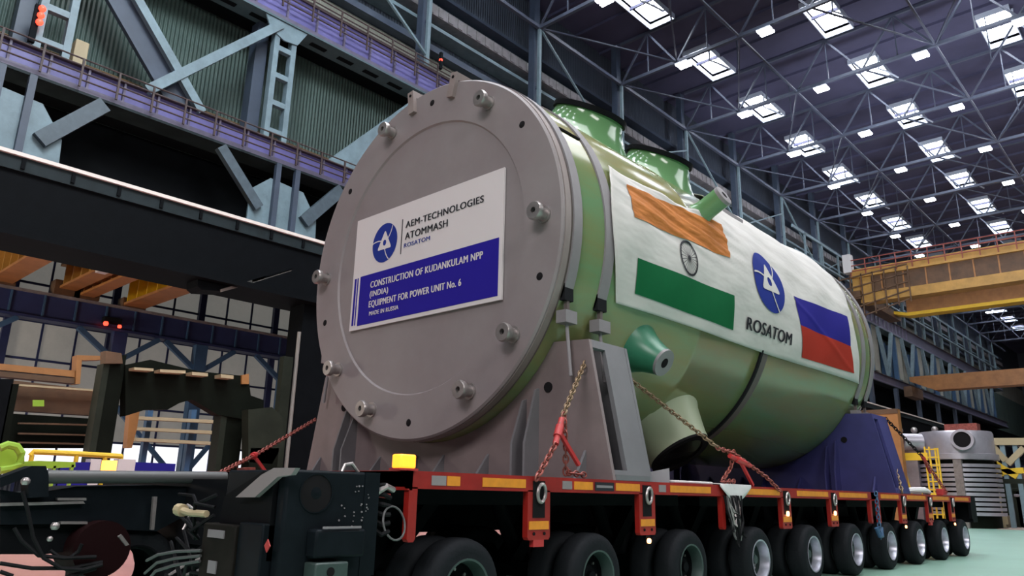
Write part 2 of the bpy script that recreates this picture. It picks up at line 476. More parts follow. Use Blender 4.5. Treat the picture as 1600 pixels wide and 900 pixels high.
# bottom chord along the wall
tag(MB().bar((XW, 14, ZC), (XW, 226, ZC), 0.3).build('eaves_strut', m_truss, solo=(XW, 14, ZC)), 'long blue grey strut joining the truss ends on the left wall', 'strut')
for k, y in enumerate(vis):
    t = thing('wall_column', (XW, y, 29.7), 'blue steel wall column under the %s roof truss on the left' % ORD[k], 'column', 'upper columns of the left wall')
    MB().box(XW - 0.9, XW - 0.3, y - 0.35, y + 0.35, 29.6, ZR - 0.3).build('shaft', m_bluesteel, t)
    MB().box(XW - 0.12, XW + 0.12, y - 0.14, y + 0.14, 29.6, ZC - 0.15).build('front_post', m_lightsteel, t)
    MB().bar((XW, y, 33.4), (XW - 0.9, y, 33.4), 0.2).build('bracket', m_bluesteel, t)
for k, y in enumerate(vis[:-1]):
    if k % 2 == 0 and k < 8:
        t = thing('wall_brace', (XW, y, 30), 'thin pale cross brace on the upper left wall beyond the %s truss' % ORD[k], 'brace', 'cross braces of the upper left wall')
        MB().bar((XW, y - 12, ZC), (XW, y, 30.5), 0.16).build('brace_rod', m_lightsteel, t)
        if k: MB().bar((XW, y, 31.5), (XW, y + 12, 36.5), 0.14).build('brace_rod', m_lightsteel, t)
    
# ---- the two violet walkway girders
def girder(zb, zt, y0, y1, post, lab, soffit, far_post):
    t = thing('crane_girder', (XW, y0, zb), lab, 'girder', 'violet girders along the left wall')
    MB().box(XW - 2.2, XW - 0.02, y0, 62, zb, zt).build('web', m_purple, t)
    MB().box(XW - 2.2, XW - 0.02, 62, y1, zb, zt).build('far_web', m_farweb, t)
    MB().box(XW - 0.1, XW + 0.18, y0, y1, zb - 0.02, zb + 0.28).build('bottom_flange', m_purpleflange, t)
    MB().box(XW - 2.2, XW + 0.22, y0, y1, zt, zt + 0.08).build('top_flange', m_rust, t)
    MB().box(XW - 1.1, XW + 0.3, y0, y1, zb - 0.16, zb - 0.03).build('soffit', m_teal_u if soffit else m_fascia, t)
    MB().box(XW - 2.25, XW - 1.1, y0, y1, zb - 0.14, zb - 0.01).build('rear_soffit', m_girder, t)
    if soffit:
        y = 13.0
        while y < 33:
            MB().box(XW - 0.65, XW - 0.3, y, y + 1.1, zb - 0.2, zb - 0.161).build('soffit_slot', m_slot, t); y += 2.0
    nn = 0; y = y0 + post * 0.5
    while y < far_post and nn < 90:
        MB().box(XW - 0.02, XW + 0.16, y - 0.05, y + 0.05, zb + 0.28, zt).build('stiffener_plate', m_purpleflange, t)
        y += post; nn += 1
    return t
def railing(x, z0, y0, y1, post, h, rails, m_, lab, rz=None, r=0.035):
    t = thing('walkway_railing', (x, y0, z0), lab, 'railing')
    y = y0; k = 0
    p = MB()
    while y <= y1 + 1e-6:
        MB().bar((x, y, z0), (x, y, z0 + h), 0.09).build('post', m_, t) if k < 60 else None
        y += post; k += 1
    for q in range(rails):
        zz = z0 + h - q * h / rails
        MB().cyl((x, y0, zz), (x, y1, zz), r, 6).build('rail', m_, t)
    return t
girder(18.6, 19.85, -6, 215, 1.62, 'violet plated crane girder with walkway, the lower one on the left wall', False, 120)
girder(27.5, 29.5, 6, 215, 2.0, 'violet plated crane girder with slotted soffit, the upper one on the left wall', True, 140)
railing(XW + 0.55, 18.65, -4.0, 60, 1.62, 1.4, 4, m_rust, 'rusty brown railing in front of the lower violet girder', r=0.04)
railing(XW - 1.9, 19.97, -4.0, 60, 4.0, 1.1, 3, m_ochre, 'ochre railing behind the top of the lower violet girder')
railing(XW + 0.55, 28.1, 10.4, 90, 2.0, 1.75, 5, m_rust, 'rusty brown railing in front of the upper violet girder', r=0.045)

# ---- lattice columns between the two girders
def lattice(yc, half, lab, z0=19.97, z1=27.4):
    t = thing('lattice_column', (XW, yc, z0), lab, 'column', 'pale lattice columns of the left wall')
    for s_ in (-1, 1):
        MB().box(XW - 0.35, XW + 0.1, yc + s_ * half - 0.16, yc + s_ * half + 0.16, z0, z1).build('upright', m_lightsteel, t)
    z = z0 + 0.3
    while z < z1:
        MB().box(XW - 0.25, XW + 0.08, yc - half, yc + half, z, z + 0.32).build('batten', m_lightsteel, t); z += 1.75
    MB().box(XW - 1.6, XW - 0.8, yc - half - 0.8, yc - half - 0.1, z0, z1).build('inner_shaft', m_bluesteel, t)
    return t
lattice(19.1, 0.55, 'pale blue lattice column with battens rising in the left wall beside the vessel lid')
lattice(7.7, 0.6, 'pale blue lattice column with battens at the far left edge beside a red signal')
t = thing('diagonal_brace', (XW, 10.5, 19.97), 'wide dark backed diagonal brace leaning left up from the lower violet girder', 'brace', 'crossing diagonal braces')
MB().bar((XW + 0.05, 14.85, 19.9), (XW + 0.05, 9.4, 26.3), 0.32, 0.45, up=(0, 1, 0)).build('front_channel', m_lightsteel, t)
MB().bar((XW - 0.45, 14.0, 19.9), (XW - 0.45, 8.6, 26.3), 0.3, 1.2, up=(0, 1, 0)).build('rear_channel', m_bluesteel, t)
t = thing('diagonal_brace', (XW, 12.0, 19.97), 'pale diagonal brace running right up to the head of the lattice column', 'brace', 'crossing diagonal braces')
MB().bar((XW + 0.1, 12.0, 19.9), (XW + 0.1, 18.6, 27.1), 0.4, 0.5, up=(0, 1, 0)).build('channel', m_lightsteel, t)
MB().prism([(XW + 0.1, 17.6, 27.4), (XW + 0.1, 20.4, 27.4), (XW + 0.1, 19.8, 26.3), (XW + 0.1, 18.9, 26.2), (XW + 0.1, 18.0, 26.6)], (0.1, 0, 0)).build('gusset', m_lightsteel, t)
t = thing('diagonal_brace', (XW, 22.6, 19.97), 'broad pale plate brace rising right behind the rim of the lid', 'brace', 'crossing diagonal braces')
MB().prism([(XW + 0.1, 22.6, 19.9), (XW + 0.1, 24.6, 19.9), (XW + 0.1, 31.6, 27.5), (XW + 0.1, 29.6, 27.5)], (-0.3, 0, 0)).build('plate', m_lightsteel, t)
# electrical cabinet on the walkway, signals
tag(MB().box(XW - 1.9, XW - 1.2, 8.9, 9.5, 19.97, 21.9).build('electrical_cabinet', m_cream, solo=(XW - 1.5, 9.2, 19.97), bevel=0.03), 'narrow cream electrical cabinet standing on the lower girder walkway', 'cabinet')
t = thing('signal_lamp', (XW + 0.3, 6.7, 20), 'red signal lamp cluster beside the leftmost lattice column', 'signal lamp')
for dz in (21.0, 21.35, 21.7):
    MB().sphere((XW + 0.5, 6.95, dz), 0.16, 10).build('lens', m_signal, t)
MB().box(XW + 0.2, XW + 0.4, 6.7, 6.95, 20.0, 21.9).build('signal_case', m_slot, t)
t = thing('signal_lamp', (XW + 0.6, 30.6, 29.6), 'small red signal lamp on the upper girder by the wall column', 'signal lamp')
MB().sphere((XW + 0.6, 30.6, 30.3), 0.14, 10).build('lens', m_signal, t)
MB().box(XW + 0.5, XW + 0.7, 30.5, 30.7, 29.6, 30.9).build('signal_case', m_slot, t)

# ---- node plates and knee braces between the lower girder and the runway
for yc, lab in ((6.6, 'pale blue gusset node with knee braces at the left edge above the runway rail'), (20.0, 'pale blue gusset node with knee braces above the runway rail beside the lid')):
    t = thing('knee_brace_node', (XW, yc, 14.3), lab, 'gusset', 'gusset nodes above the runway')
    hexp = [(yc - 2.0, 14.3), (yc + 2.3, 14.3), (yc + 2.2, 16.0), (yc + 1.2, 17.4), (yc - 0.9, 17.6), (yc - 2.0, 16.6)]
    MB().prism([(XW, a, b) for a, b in hexp], (0.12, 0, 0)).build('gusset', m_lightsteel, t)
    for dy in (-0.75, 0.45):
        MB().box(XW + 0.12, XW + 0.4, yc + dy, yc + dy + 0.3, 14.3, 18.5).build('post', m_bluesteel, t)
    MB().bar((XW + 0.25, yc + 1.3, 15.6), (XW + 0.25, yc + 3.6, 18.3), 0.35, 0.7, up=(0, 1, 0)).build('knee_brace', m_midsteel, t)
    MB().bar((XW + 0.25, yc - 1.5, 15.6), (XW + 0.25, yc - 4.0, 18.3), 0.35, 0.55, up=(0, 1, 0)).build('knee_brace', m_midsteel, t)

# ---- runway girder with bright rail
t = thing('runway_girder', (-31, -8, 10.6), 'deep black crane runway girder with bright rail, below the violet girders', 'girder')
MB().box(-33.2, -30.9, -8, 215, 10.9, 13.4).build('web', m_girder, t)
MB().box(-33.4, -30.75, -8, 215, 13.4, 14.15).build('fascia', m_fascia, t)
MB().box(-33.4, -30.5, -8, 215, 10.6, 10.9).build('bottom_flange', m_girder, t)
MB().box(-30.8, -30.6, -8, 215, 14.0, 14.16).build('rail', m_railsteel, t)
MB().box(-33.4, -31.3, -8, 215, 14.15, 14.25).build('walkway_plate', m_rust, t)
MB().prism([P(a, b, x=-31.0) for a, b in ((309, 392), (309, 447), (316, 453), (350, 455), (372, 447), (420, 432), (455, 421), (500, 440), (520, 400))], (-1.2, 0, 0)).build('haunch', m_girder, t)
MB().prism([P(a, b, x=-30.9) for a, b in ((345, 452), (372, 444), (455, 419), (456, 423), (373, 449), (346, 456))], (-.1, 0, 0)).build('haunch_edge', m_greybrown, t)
for k in range(10):
    MB().box(-30.74, -30.66, 5.2 + 1.9 * k, 5.35 + 1.9 * k, 13.5, 13.95).build('bracket', m_girder, t)
# dark building column left of the lid, plus its conduit
t = thing('building_column', (-32, 20.3, 0), 'tall black building column between the machines and the round vessel cover', 'column')
MB().box(-32.6, -31.2, 21.2, 24.0, 0, 10.6).build('shaft', m_girder, t)
MB().cyl((-31.1, 21.0, 0), (-31.1, 21.0, 9.0), 0.10, 8).build('conduit', m_greybrown, t)
MB().box(-31.5, -31.1, 20.25, 20.8, 0, 7.6).build('flange', m_machine2, t)
for k in range(3):
    y = 54 + k * 48
    t = thing('building_column', (-32, y, 0), 'blue grey ground level building column along the left wall, %s beyond the vessel' % ('first', 'second', 'third')[k], 'column', 'ground level columns beyond the vessel')
    MB().box(-32.9, -31.2, y - 0.8, y + 0.8, 0, 10.6).build('shaft', m_bluesteel, t)

# ================================================================== NEIGHBOURING BAY
BX = -50.0
zz = [1.2, 3.6, 6.0, 8.4, 10.8, 13.2, 15.6, 18.0, 20.4]
for i in range(30):
    y0 = -6 + i * 2.0
    panes = MB(); mull = MB(); hot = MB()
    for j in range(len(zz) - 1):
        (hot if j < 1 else panes).box(BX - 0.05, BX, y0 + 0.06, y0 + 1.94, zz[j] + 0.06, zz[j + 1] - 0.06)
    mull.box(BX - 0.15, BX + (0.35 if i % 3 == 0 else 0.1), y0 - (0.22 if i % 3 == 0 else 0.06), y0 + (0.22 if i % 3 == 0 else 0.06), 0, 24)
    for z in zz: mull.box(BX - 0.12, BX + 0.12, y0, y0 + 2.0, z - 0.07, z + 0.07)
    wo = struct(panes.build('window_%d' % (101 + i), m_pane, smooth=0))
    hot.build('lower_pane', m_pane_hot, wo, smooth=0)
    mull.build('window_frame', m_navybeam, wo, smooth=0)
struct(MB().box(BX - 0.6, BX - 0.2, -30, 220, 0, 24).build('wall_left_outer', m_bluewall, smooth=0))
struct(MB().box(BX - 0.6, WX - 0.4, -30, 220, 24, 24.4).build('ceiling_side_bay', m_girder, smooth=0))
# blue runway beam of the bay
t = thing('bay_runway_beam', (-45, -8, 10.2), 'navy blue runway beam crossing in front of the big windows at far left', 'girder')
MB().box(-45.6, -45, -8, 60, 10.2, 11.5).build('web', m_navybeam, t)
MB().box(-45.8, -44.8, -8, 60, 11.5, 11.65).build('top_flange', m_duct, t)
MB().box(-45.8, -44.8, -8, 60, 10.05, 10.2).build('bottom_flange', m_navybeam, t)
for k in range(16):
    MB().box(-45, -44.92, 4 + k * 1.7, 4.1 + k * 1.7, 10.2, 11.5).build('stiffener', m_bluecol, t)
for k, y in enumerate((9.0, 17.0, 22.2, 28.6)):
    lab = 'blue steel column below the navy runway beam, %s from the left edge' % ('first', 'second', 'third', 'fourth')[k]
    t = thing('bay_column', (-45.3, y, 0), lab, 'column', 'columns of the windowed bay')
    MB().box(-45.6, -45.0, y - 0.4, y + 0.4, 0, 10.05).build('shaft', m_bluecol if k > 1 else m_navybeam, t)
    MB().bar((-45.2, y, 8.2), (-45.2, y - 2.4, 10.0), 0.3).build('knee_brace', m_bluecol, t)
    MB().bar((-45.2, y, 8.2), (-45.2, y + 2.4, 10.0), 0.3).build('knee_brace', m_bluecol, t)
# cross braces low
t = thing('bay_cross_brace', (-45.3, 20, 0), 'blue cross brace low in the bright window strip behind the machine columns', 'brace')
MB().bar((-45.1, 17.4, 5.5), (-45.1, 21.8, 1.2), 0.26).build('brace_rod', m_bluecol, t)
MB().bar((-45.1, 21.8, 1.2), (-45.1, 25.0, 5.5), 0.26).build('brace_rod', m_bluecol, t)
# gold cranes of the side bay (bridges run across, resting on the navy beam)
def bay_crane(y, z0, z1, wd, m_, lab, x0=-45.2, x1=-33.6, ladder=False):
    t = thing('bridge_crane', (x0, y, z0), lab, 'bridge crane', 'gold bridge cranes of the side bay')
    MB().box(x0, x1, y, y + 0.12, z0 + .15, z1 - .15).build('web', m_, t)
    MB().box(x0, x1, y - wd / 2, y + wd / 2, z0, z0 + 0.15).build('bottom_flange', m_orangesteel, t)
    MB().box(x0, x1, y - wd / 2, y + wd / 2, z1 - 0.15, z1).build('top_flange', m_, t)
    for k in range(8):
        xx = x0 + (x1 - x0) * (k + .5) / 8
        MB().box(xx, xx + 0.08, y - wd / 2 + .1, y, z0 + .15, z1 - .15).build('stiffener', m_, t)
    MB().box(x0 - 0.3, x0 + 0.6, y - 0.7, y + 0.7, 11.655, z0 + .5).build('end_carriage', m_brown, t)
    return t
yA = P(60, 410, z=12.2).y; yB = P(190, 440, z=12.2).y; yC = P(235, 450, z=12.2).y
bay_crane(P(50, 412, z=11.75).y, 11.75, 14.0, 1.1, m_gold, 'gold bridge crane girder at the far left edge of the side bay')
CR2 = bay_crane(P(165, 425, z=12.0).y, 12.0, 13.6, 0.9, m_gold, 'gold bridge girder in the middle of the side bay with a white control box')
bay_crane(P(200, 436, z=11.8).y, 11.8, 12.5, 0.8, m_orangesteel, 'slim orange bridge beam just right of the white control box')
bay_crane(P(275, 456, z=11.7).y, 11.7, 14.3, 1.3, m_brightyellow, 'bright yellow bridge crane girder beside the black haunch')
q = P(162, 412, x=-38)
MB().box(-38.3, -37.7, q.y - 0.25, q.y + 0.25, q.z - 0.5, q.z + 0.5).build('control_box', m_white, CR2)
q = P(178, 508, x=-44.6)
t = thing('signal_lamp', q, 'small red lamp pair under the side bay crane in front of the navy beam', 'signal lamp')
MB().sphere((-44.5, q.y - 0.5, q.z), 0.16, 8).build('lens', m_signal, t)
MB().sphere((-44.5, q.y + 0.3, q.z - .05), 0.13, 8).build('lens', m_signal, t)
MB().box(-45.0, -44.5, q.y - 0.6, q.y + 0.4, q.z + 0.1, q.z + 0.45).build('signal_case', m_slot, t)

# ================================================================== MACHINES ON THE SHOP FLOOR, LEFT
def px_slab(pts, x, th, name, m_, parent=None, solo=None, **kw):
    if x < -20: th = min(th, .5)
    return MB().prism([P(a, b, x=x) for a, b in pts], (-th, 0, 0)).build(name, m_, parent, solo=solo, **kw)
MX = -24.0
def ground(px, x):
    q = P(px, 760, x=x); return Vector((x, q.y, 0))
def zfloor(pts, x):
    """same outline, but brought down to the floor"""
    out = [P(a, b, x=x) for a, b in pts]
    return out
t = thing('boring_mill', ground(270, MX), 'huge dark green gantry boring mill with two legs in the side bay', 'machine tool')
def leg(p0, p1, ptop, x, th, m_, nm, par):
    a = P(p0, ptop, x=x); b = P(p1, ptop, x=x)
    MB().prism([(x, a.y, 0), (x, b.y, 0), (x, b.y, b.z), (x, a.y, a.z)], (-min(th, .6), 0, 0)).build(nm, m_, par)
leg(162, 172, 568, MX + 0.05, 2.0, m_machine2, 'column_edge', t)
leg(172, 198, 555, MX, 2.2, m_machine, 'column', t)
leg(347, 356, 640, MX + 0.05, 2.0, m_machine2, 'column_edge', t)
leg(356, 385, 620, MX, 2.2, m_machine, 'column', t)
px_slab([(196, 570), (235, 562), (310, 580), (388, 588), (392, 618), (412, 625), (412, 640), (385, 640), (380, 655), (340, 648), (320, 636), (300, 624), (280, 630), (262, 640), (228, 640), (196, 650)], MX + 0.1, 2.4, 'cross_rail', m_machine, t)
px_slab([(165, 548), (190, 552), (192, 568), (165, 568)], MX + 0.2, 1.0, 'head', m_brown, t)
for a, b in ((210, 240), (250, 290), (300, 325), (345, 365)):
    px_slab([(a, 573 + (a - 200) * .08), (b, 575 + (a - 200) * .08), (b, 579 + (a - 200) * .09), (a, 577 + (a - 200) * .09)], MX + 0.6, 0.5, 'walkway_edge', m_cream, t)
px_slab([(378, 586), (389, 584), (389, 600), (378, 600)], MX + 0.2, 0.4, 'orange_panel', m_orangesteel, t)
t = thing('milling_head', ground(420, MX + 2), 'grey green milling machine with sloped head left of the black column', 'machine tool')
px_slab([(388, 640), (425, 636), (440, 650), (445, 690), (425, 725), (388, 722)], MX + 1, 1.6, 'head', m_machine2, t)
leg(392, 436, 700, MX + 1, 1.4, m_machine, 'pedestal', t)
# brown steel assembly, left
t = thing('steel_fabrication', ground(80, -27), 'rust brown steel fabrication with cream pipe rails at the far left', 'steelwork')
px_slab([(0, 592), (157, 610), (157, 650), (0, 640)], -27, 1.5, 'upper_plate', m_brown, t)
px_slab([(0, 568), (125, 580), (125, 590), (0, 578)], -27.2, .6, 'beam', m_orangesteel, t)
px_slab([(0, 580), (122, 592), (122, 600), (0, 588)], -27.2, .6, 'beam', m_brown, t)
px_slab([(120, 555), (160, 556), (160, 562), (128, 563), (125, 600), (118, 600)], -27.1, .6, 'beam', m_orangesteel, t)
px_slab([(30, 600), (157, 609), (157, 612), (30, 603)], -26.5, .3, 'pipe', m_cream, t)
px_slab([(0, 645), (160, 655), (160, 700), (0, 700)], -27, 2.2, 'base_frame', m_machine, t)
leg(0, 22, 592, -26, 1.5, m_girder, 'support', t)
leg(18, 30, 600, -26, 1.5, m_machine, 'support', t)
px_slab([(52, 625), (69, 625), (69, 635), (52, 635)], -26.4, .1, 'yellow_plate', m_lime, t)
for k, zy in enumerate((660, 676, 690)):
    px_slab([(30, zy), (158, zy + 3), (158, zy + 5.5), (30, zy + 2.5)], -26.6, 0.2, 'shelf_rail', m_brown, t)
# cream storage rails between the mill's legs
t = thing('pipe_rack', ground(280, -30), 'rack of long cream coloured bars between the legs of the boring mill', 'rack')
for zy in (650, 667, 684):
    px_slab([(212, zy), (350, zy + 7), (350, zy + 12), (212, zy + 5)], -30, 0.5, 'bar', m_cream, t)
for a in (232, 300):
    leg(a, a + 8, 640, -30.6, .3, m_bluecol, 'post', t)
px_slab([(205, 618), (222, 618), (214, 670), (206, 700), (198, 700)], -27.5, .4, 'brace', m_orangesteel, t)
# yellow/lime railing, blue partition, beacon at far left
t = thing('lime_machine', ground(20, -12), 'lime green machine with looped guard at the far left edge', 'machine')
px_slab([(0, 700), (22, 696), (32, 705), (36, 722), (60, 720), (118, 722), (118, 730), (36, 734), (0, 740)], -12, .6, 'frame', m_lime, t)
MB().tube([P(a, b, x=-11.6) for a, b in ((0, 700), (12, 695), (26, 698), (33, 708), (32, 724), (20, 732), (0, 735))], 0.07).build('guard_loop', m_lime, t)
leg(84, 88, 728, -12, .1, m_lime, 'post', t); leg(112, 116, 726, -12, .1, m_lime, 'post', t)
t = thing('blue_partition', ground(110, -14), 'row of blue partition panels with a white end panel behind the drawbar', 'partition')
for a, b, m_ in ((84, 93, m_navybeam), (96, 112, m_fblue), (117, 134, m_fblue), (134, 142, m_fblue), (142, 158, m_white), (186, 212, m_white), (212, 275, m_fblue)):
    pa = P(a, 722 if m_ != m_white else 717, x=-14); pb = P(b, 722, x=-14)
    MB().box(-14.3, -14, pa.y, pb.y, 0, pa.z).build('panel', m_, t)
t = thing('yellow_railing', ground(120, -15), 'yellow safety railing behind the blue partition panels', 'railing')
MB().tube([P(a, b, x=-15) for a, b in ((48, 712), (52, 706), (100, 708), (190, 713))], 0.06).build('top_rail', m_brightyellow, t)
for a in (50, 120, 165, 190):
    q = P(a, 711, x=-15); MB().cyl((-15, q.y, 0), (-15, q.y, q.z), 0.05, 6).build('post', m_brightyellow, t)
q = P(170, 729, x=-10)
t = thing('amber_beacon', (q.x, q.y, 0), 'glowing square amber warning lamp behind the drawbar tube at left', 'warning lamp')
MB().box(-10.1, -9.9, q.y - .09, q.y + .09, q.z - .08, q.z + .10).build('lens', m_beacon_hot, t)
MB().cyl((-10, q.y, 0), (-10, q.y, q.z - .15), 0.04, 8).build('post', m_machine, t)

struct(MB().box(-34.2, -33.6, 62, 258, 0, 10.6).build('wall_left_added_dark_sheet', m_navybeam, smooth=0))  # dark sheet put in to darken the bay below the runway

# ================================================================== THE PRESSURE VESSEL
VX, VZ, VR = -2.4, 3.574, 2.07
def VP(th, y, r):
    t = math.radians(th); return Vector((VX + r * math.cos(t), y, VZ + r * math.sin(t)))
def radial(th):
    t = math.radians(th); return Vector((math.cos(t), 0, math.sin(t)))
vo = (VX, 5.2, VZ)
v = thing('pressure_vessel', vo, 'huge green pressure vessel with grey bolted end cover, lying on two saddles', 'pressure vessel')
AX = (0, 1, 0)
prof = [(0.11, 1.9), (0.12, VR - .02), (0.15, VR), (2.65, VR), (2.68, VR + .012), (2.75, VR + .012), (2.78, VR), (8.0, VR)]
for k in range(0, 13):
    a = k / 12 * PI / 2
    prof.append((8.0 + 0.45 + 1.35 * math.sin(a), 0.001 + VR * math.cos(a) ** 0.8 if k < 12 else 0.02))
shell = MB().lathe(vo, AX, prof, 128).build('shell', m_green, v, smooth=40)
cov = MB().lathe(vo, AX, [(0.125, 1.9), (0.125, 2.07), (0.02, 2.07), (0.0, 2.05), (0.0, 1.585), (0.022, 1.568), (0.022, 0.01)], 160, cap=False).build('end_cover', m_cover, v, smooth=30)
# edge strip behind the cover
MB().lathe(vo, AX, [(0.04, 2.069), (0.04, 2.078), (0.12, 2.078), (0.12, 2.069)], 128, cap=False).build('cover_rim', m_cover_edge, cov)
# lugs, holes, clamps on the cover
for th in (56, 111, 179, -140, -112, -61, -37, 1):
    c_ = VP(th, 5.2, 1.84)
    b = MB().lathe(c_, (0, -1, 0), [(0, .085), (0.02, .085), (0.02, .062), (0.10, .062), (0.11, .09), (0.15, .095), (0.17, .085), (0.17, 0.03), (0.13, 0.03), (0.13, 0.002)], 24, cap=False).build('lifting_stud', m_steel, cov)
    MB().lathe(c_, (0, -1, 0), [(0.131, .028), (0.1325, .0)], 12, cap=False).build('bore', m_dark, b)
for th in (88, 36, 142, -163, -91, -18):
    MB().lathe(VP(th, 5.2, 1.88), (0, -1, 0), [(0.0, .040), (0.004, .034), (0.005, .001)], 20, cap=False).build('bolt_hole', m_dark, cov)
for th in (98, 77):
    c_ = VP(th, 5.2, 2.02); r_ = radial(th); s_ = Vector((-r_.z, 0, r_.x))
    g = MB().prism([c_ - r_ * .16 - s_ * .05, c_ - r_ * .16 + s_ * .05, c_ + r_ * .14 + s_ * .05, c_ + r_ * .14 - s_ * .05], (0, -0.05, 0))
    g.prism([c_ + r_ * .05 - s_ * .05, c_ + r_ * .05 + s_ * .05, c_ + r_ * .14 + s_ * .05, c_ + r_ * .14 - s_ * .05], (0, 0.2, 0))
    cl = g.build('rim_clamp', m_cover_edge, cov)
    MB().cyl(c_ + r_ * .08 + Vector((0, -.05, 0)), c_ + r_ * .08 + Vector((0, -.056, 0)), 0.02, 10).build('bore', m_dark, cl)
# straps
def strap(y0, y1, r, nm, m_, par, tilt=0):
    n = 128; g = MB(); p = []; f = []
    for i in range(n):
        t = 2 * PI * i / n
        for (yy, rr) in ((y0, VR), (y0, r), (y1, r), (y1, VR)):
            p.append((VX + rr * math.cos(t), yy, VZ + rr * math.sin(t)))
    for i in range(n):
        j = (i + 1) % n
        for k in range(3): f.append((i * 4 + k, j * 4 + k, j * 4 + k + 1, i * 4 + k + 1))
    g.poly(p, f)
    return g.build(nm, m_, par)
strap(5.325, 5.345, VR + .004, 'rubber_liner', m_band, v)
strap(9.55, 9.60, VR + .03, 'dark_band', m_rubber, v)
strap(9.60, 9.78, VR + .015, 'brown_band', m_band, v)

# nozzles: cones whose foot follows the round shell
def nozzle(th, y, prof_, n, nm, m_, par, rbase=None, blend=True):
    """prof_: (radius of the vessel at which the ring lies, ring radius); the first ring is wrapped on the shell"""
    r_ = radial(th); s_ = Vector((-r_.z, 0, r_.x)); yv = Vector((0, 1, 0))
    p = []; f = []
    for k, (d, q) in enumerate(prof_):
        for i in range(n):
            t = 2 * PI * i / n
            a = q * math.cos(t); b = q * math.sin(t)
            wgt = 1.0 if k == 0 else (0.45 if k == 1 else 0.12 if k == 2 and len(prof_) > 5 else 0)
            drop = (VR - math.sqrt(max(VR * VR - a * a, 0))) * wgt
            p.append(Vector((VX, y, VZ)) + r_ * (d - drop) + s_ * a + yv * b)
    for k in range(len(prof_) - 1):
        for i in range(n):
            j = (i + 1) % n
            f.append((k * n + i, k * n + j, (k + 1) * n + j, (k + 1) * n + i))
    f.append(tuple(range((len(prof_) - 1) * n, len(prof_) * n)))
    return MB().poly(p, f).build(nm, m_, par, smooth=50)
for y in (7.06, 8.74):
    th = 65
    nz = nozzle(th, y, [(2.06, .66), (2.10, .58), (2.16, .53), (2.23, .49), (2.30, .465), (2.34, .46)], 48, 'nozzle', m_green2, v)
    c_ = VP(th, y, 2.34)
    MB().lathe(c_, radial(th), [(0, .46), (0.0, .49), (0.065, .49), (0.065, .40), (-.05, .38)], 48).build('nozzle_lip', m_chassis, nz)
sn = nozzle(-30, 6.88, [(2.05, .30), (2.12, .25), (2.22, .20), (2.34, .165), (2.40, .155)], 36, 'side_nozzle', m_teal, v)
MB().lathe(VP(-30, 6.88, 2.40), radial(-30), [(0, .155), (0.03, .15), (0.03, .055), (-.02, .05)], 32).build('nozzle_face', m_strap, sn)
MB().lathe(VP(-30, 6.88, 2.431), radial(-30), [(0, .055), (0.001, .001)], 20).build('bore', m_dark, sn)
st = nozzle(27, 8.28, [(2.05, .19), (2.10, .15), (2.2, .14), (2.42, .14)], 32, 'stub_pipe', m_green2, v)
MB().lathe(VP(27, 8.28, 2.42), radial(27), [(0, .14), (0.045, .14), (0.05, .13), (0.05, .05), (-.02, .045)], 32).build('nozzle_face', m_strap, st)
MB().lathe(VP(27, 8.28, 2.471), radial(27), [(0, .05), (0.001, .001)], 20).build('bore', m_dark, st)
bn = nozzle(-56, 8.35, [(2.02, .56), (2.10, .50), (2.25, .45), (2.40, .41), (2.48, .40)], 40, 'bottom_nozzle', m_sage, v)
MB().lathe(VP(-56, 8.35, 2.48), radial(-56), [(0, .40), (0.03, .40), (0.03, .30), (-.1, .28)], 32).build('nozzle_lip', m_dark, bn)
MB().bar(VP(46, 9.2, VR + .02), VP(40, 9.95, VR + .02), .10, .09).build('lifting_lug', m_strap, v)
# weld pads
MB().bar(VP(32, 5.50, VR + .012), VP(32, 5.85, VR + .012), .02, .02).build('weld_mark', m_dark, v)

# ------------------------------------------------------------------ writing helpers
def text_mesh(txt, size, cx=None, bold=0.0, sx=1.0, spacing=1.0, shear=0.0):
    cu = bpy.data.curves.new('t', 'FONT'); cu.body = txt; cu.size = size
    cu.offset = bold; cu.space_character = spacing; cu.shear = shear
    ob = bpy.data.objects.new('t', cu); COL.objects.link(ob)
    dg = bpy.context.evaluated_depsgraph_get(); dg.update()
    me = bpy.data.meshes.new_from_object(ob.evaluated_get(dg))
    vs = [Vector((q.co.x * sx, q.co.y, 0)) for q in me.vertices]; fs = [tuple(p_.vertices) for p_ in me.polygons]
    bpy.data.objects.remove(ob); bpy.data.curves.remove(cu); bpy.data.meshes.remove(me)
    return vs, fs
def refine(vs, fs):
    bm = bmesh.new(); bv = [bm.verts.new(q) for q in vs]
    for f_ in fs: bm.faces.new([bv[i] for i in f_])
    bmesh.ops.triangulate(bm, faces=bm.faces)
    for _ in range(2): bmesh.ops.subdivide_edges(bm, edges=bm.edges, cuts=1, use_grid_fill=True)
    bm.verts.index_update()
    out = [v_.co.copy() for v_ in bm.verts], [tuple(v_.index for v_ in f_.verts) for f_ in bm.faces]
    bm.free(); return out
def fit_text(txt, u0, u1, v0, v1, bold=0.0, shear=0.0, fine=False):
    """letters stretched into the box u0..u1 x v0..v1"""
    vs, fs = text_mesh(txt, 1.0, bold=bold, spacing=1.08, shear=shear)
    if fine: vs, fs = refine(vs, fs)
    x0 = min(q.x for q in vs); x1 = max(q.x for q in vs); y0 = 0.0; y1 = 0.70 
    k = (u1 - u0) / (x1 - x0); h = (v1 - v0) / (y1 - y0)
    return [(u0 + (q.x - x0) * k, v0 + (q.y - y0) * h) for q in vs], fs
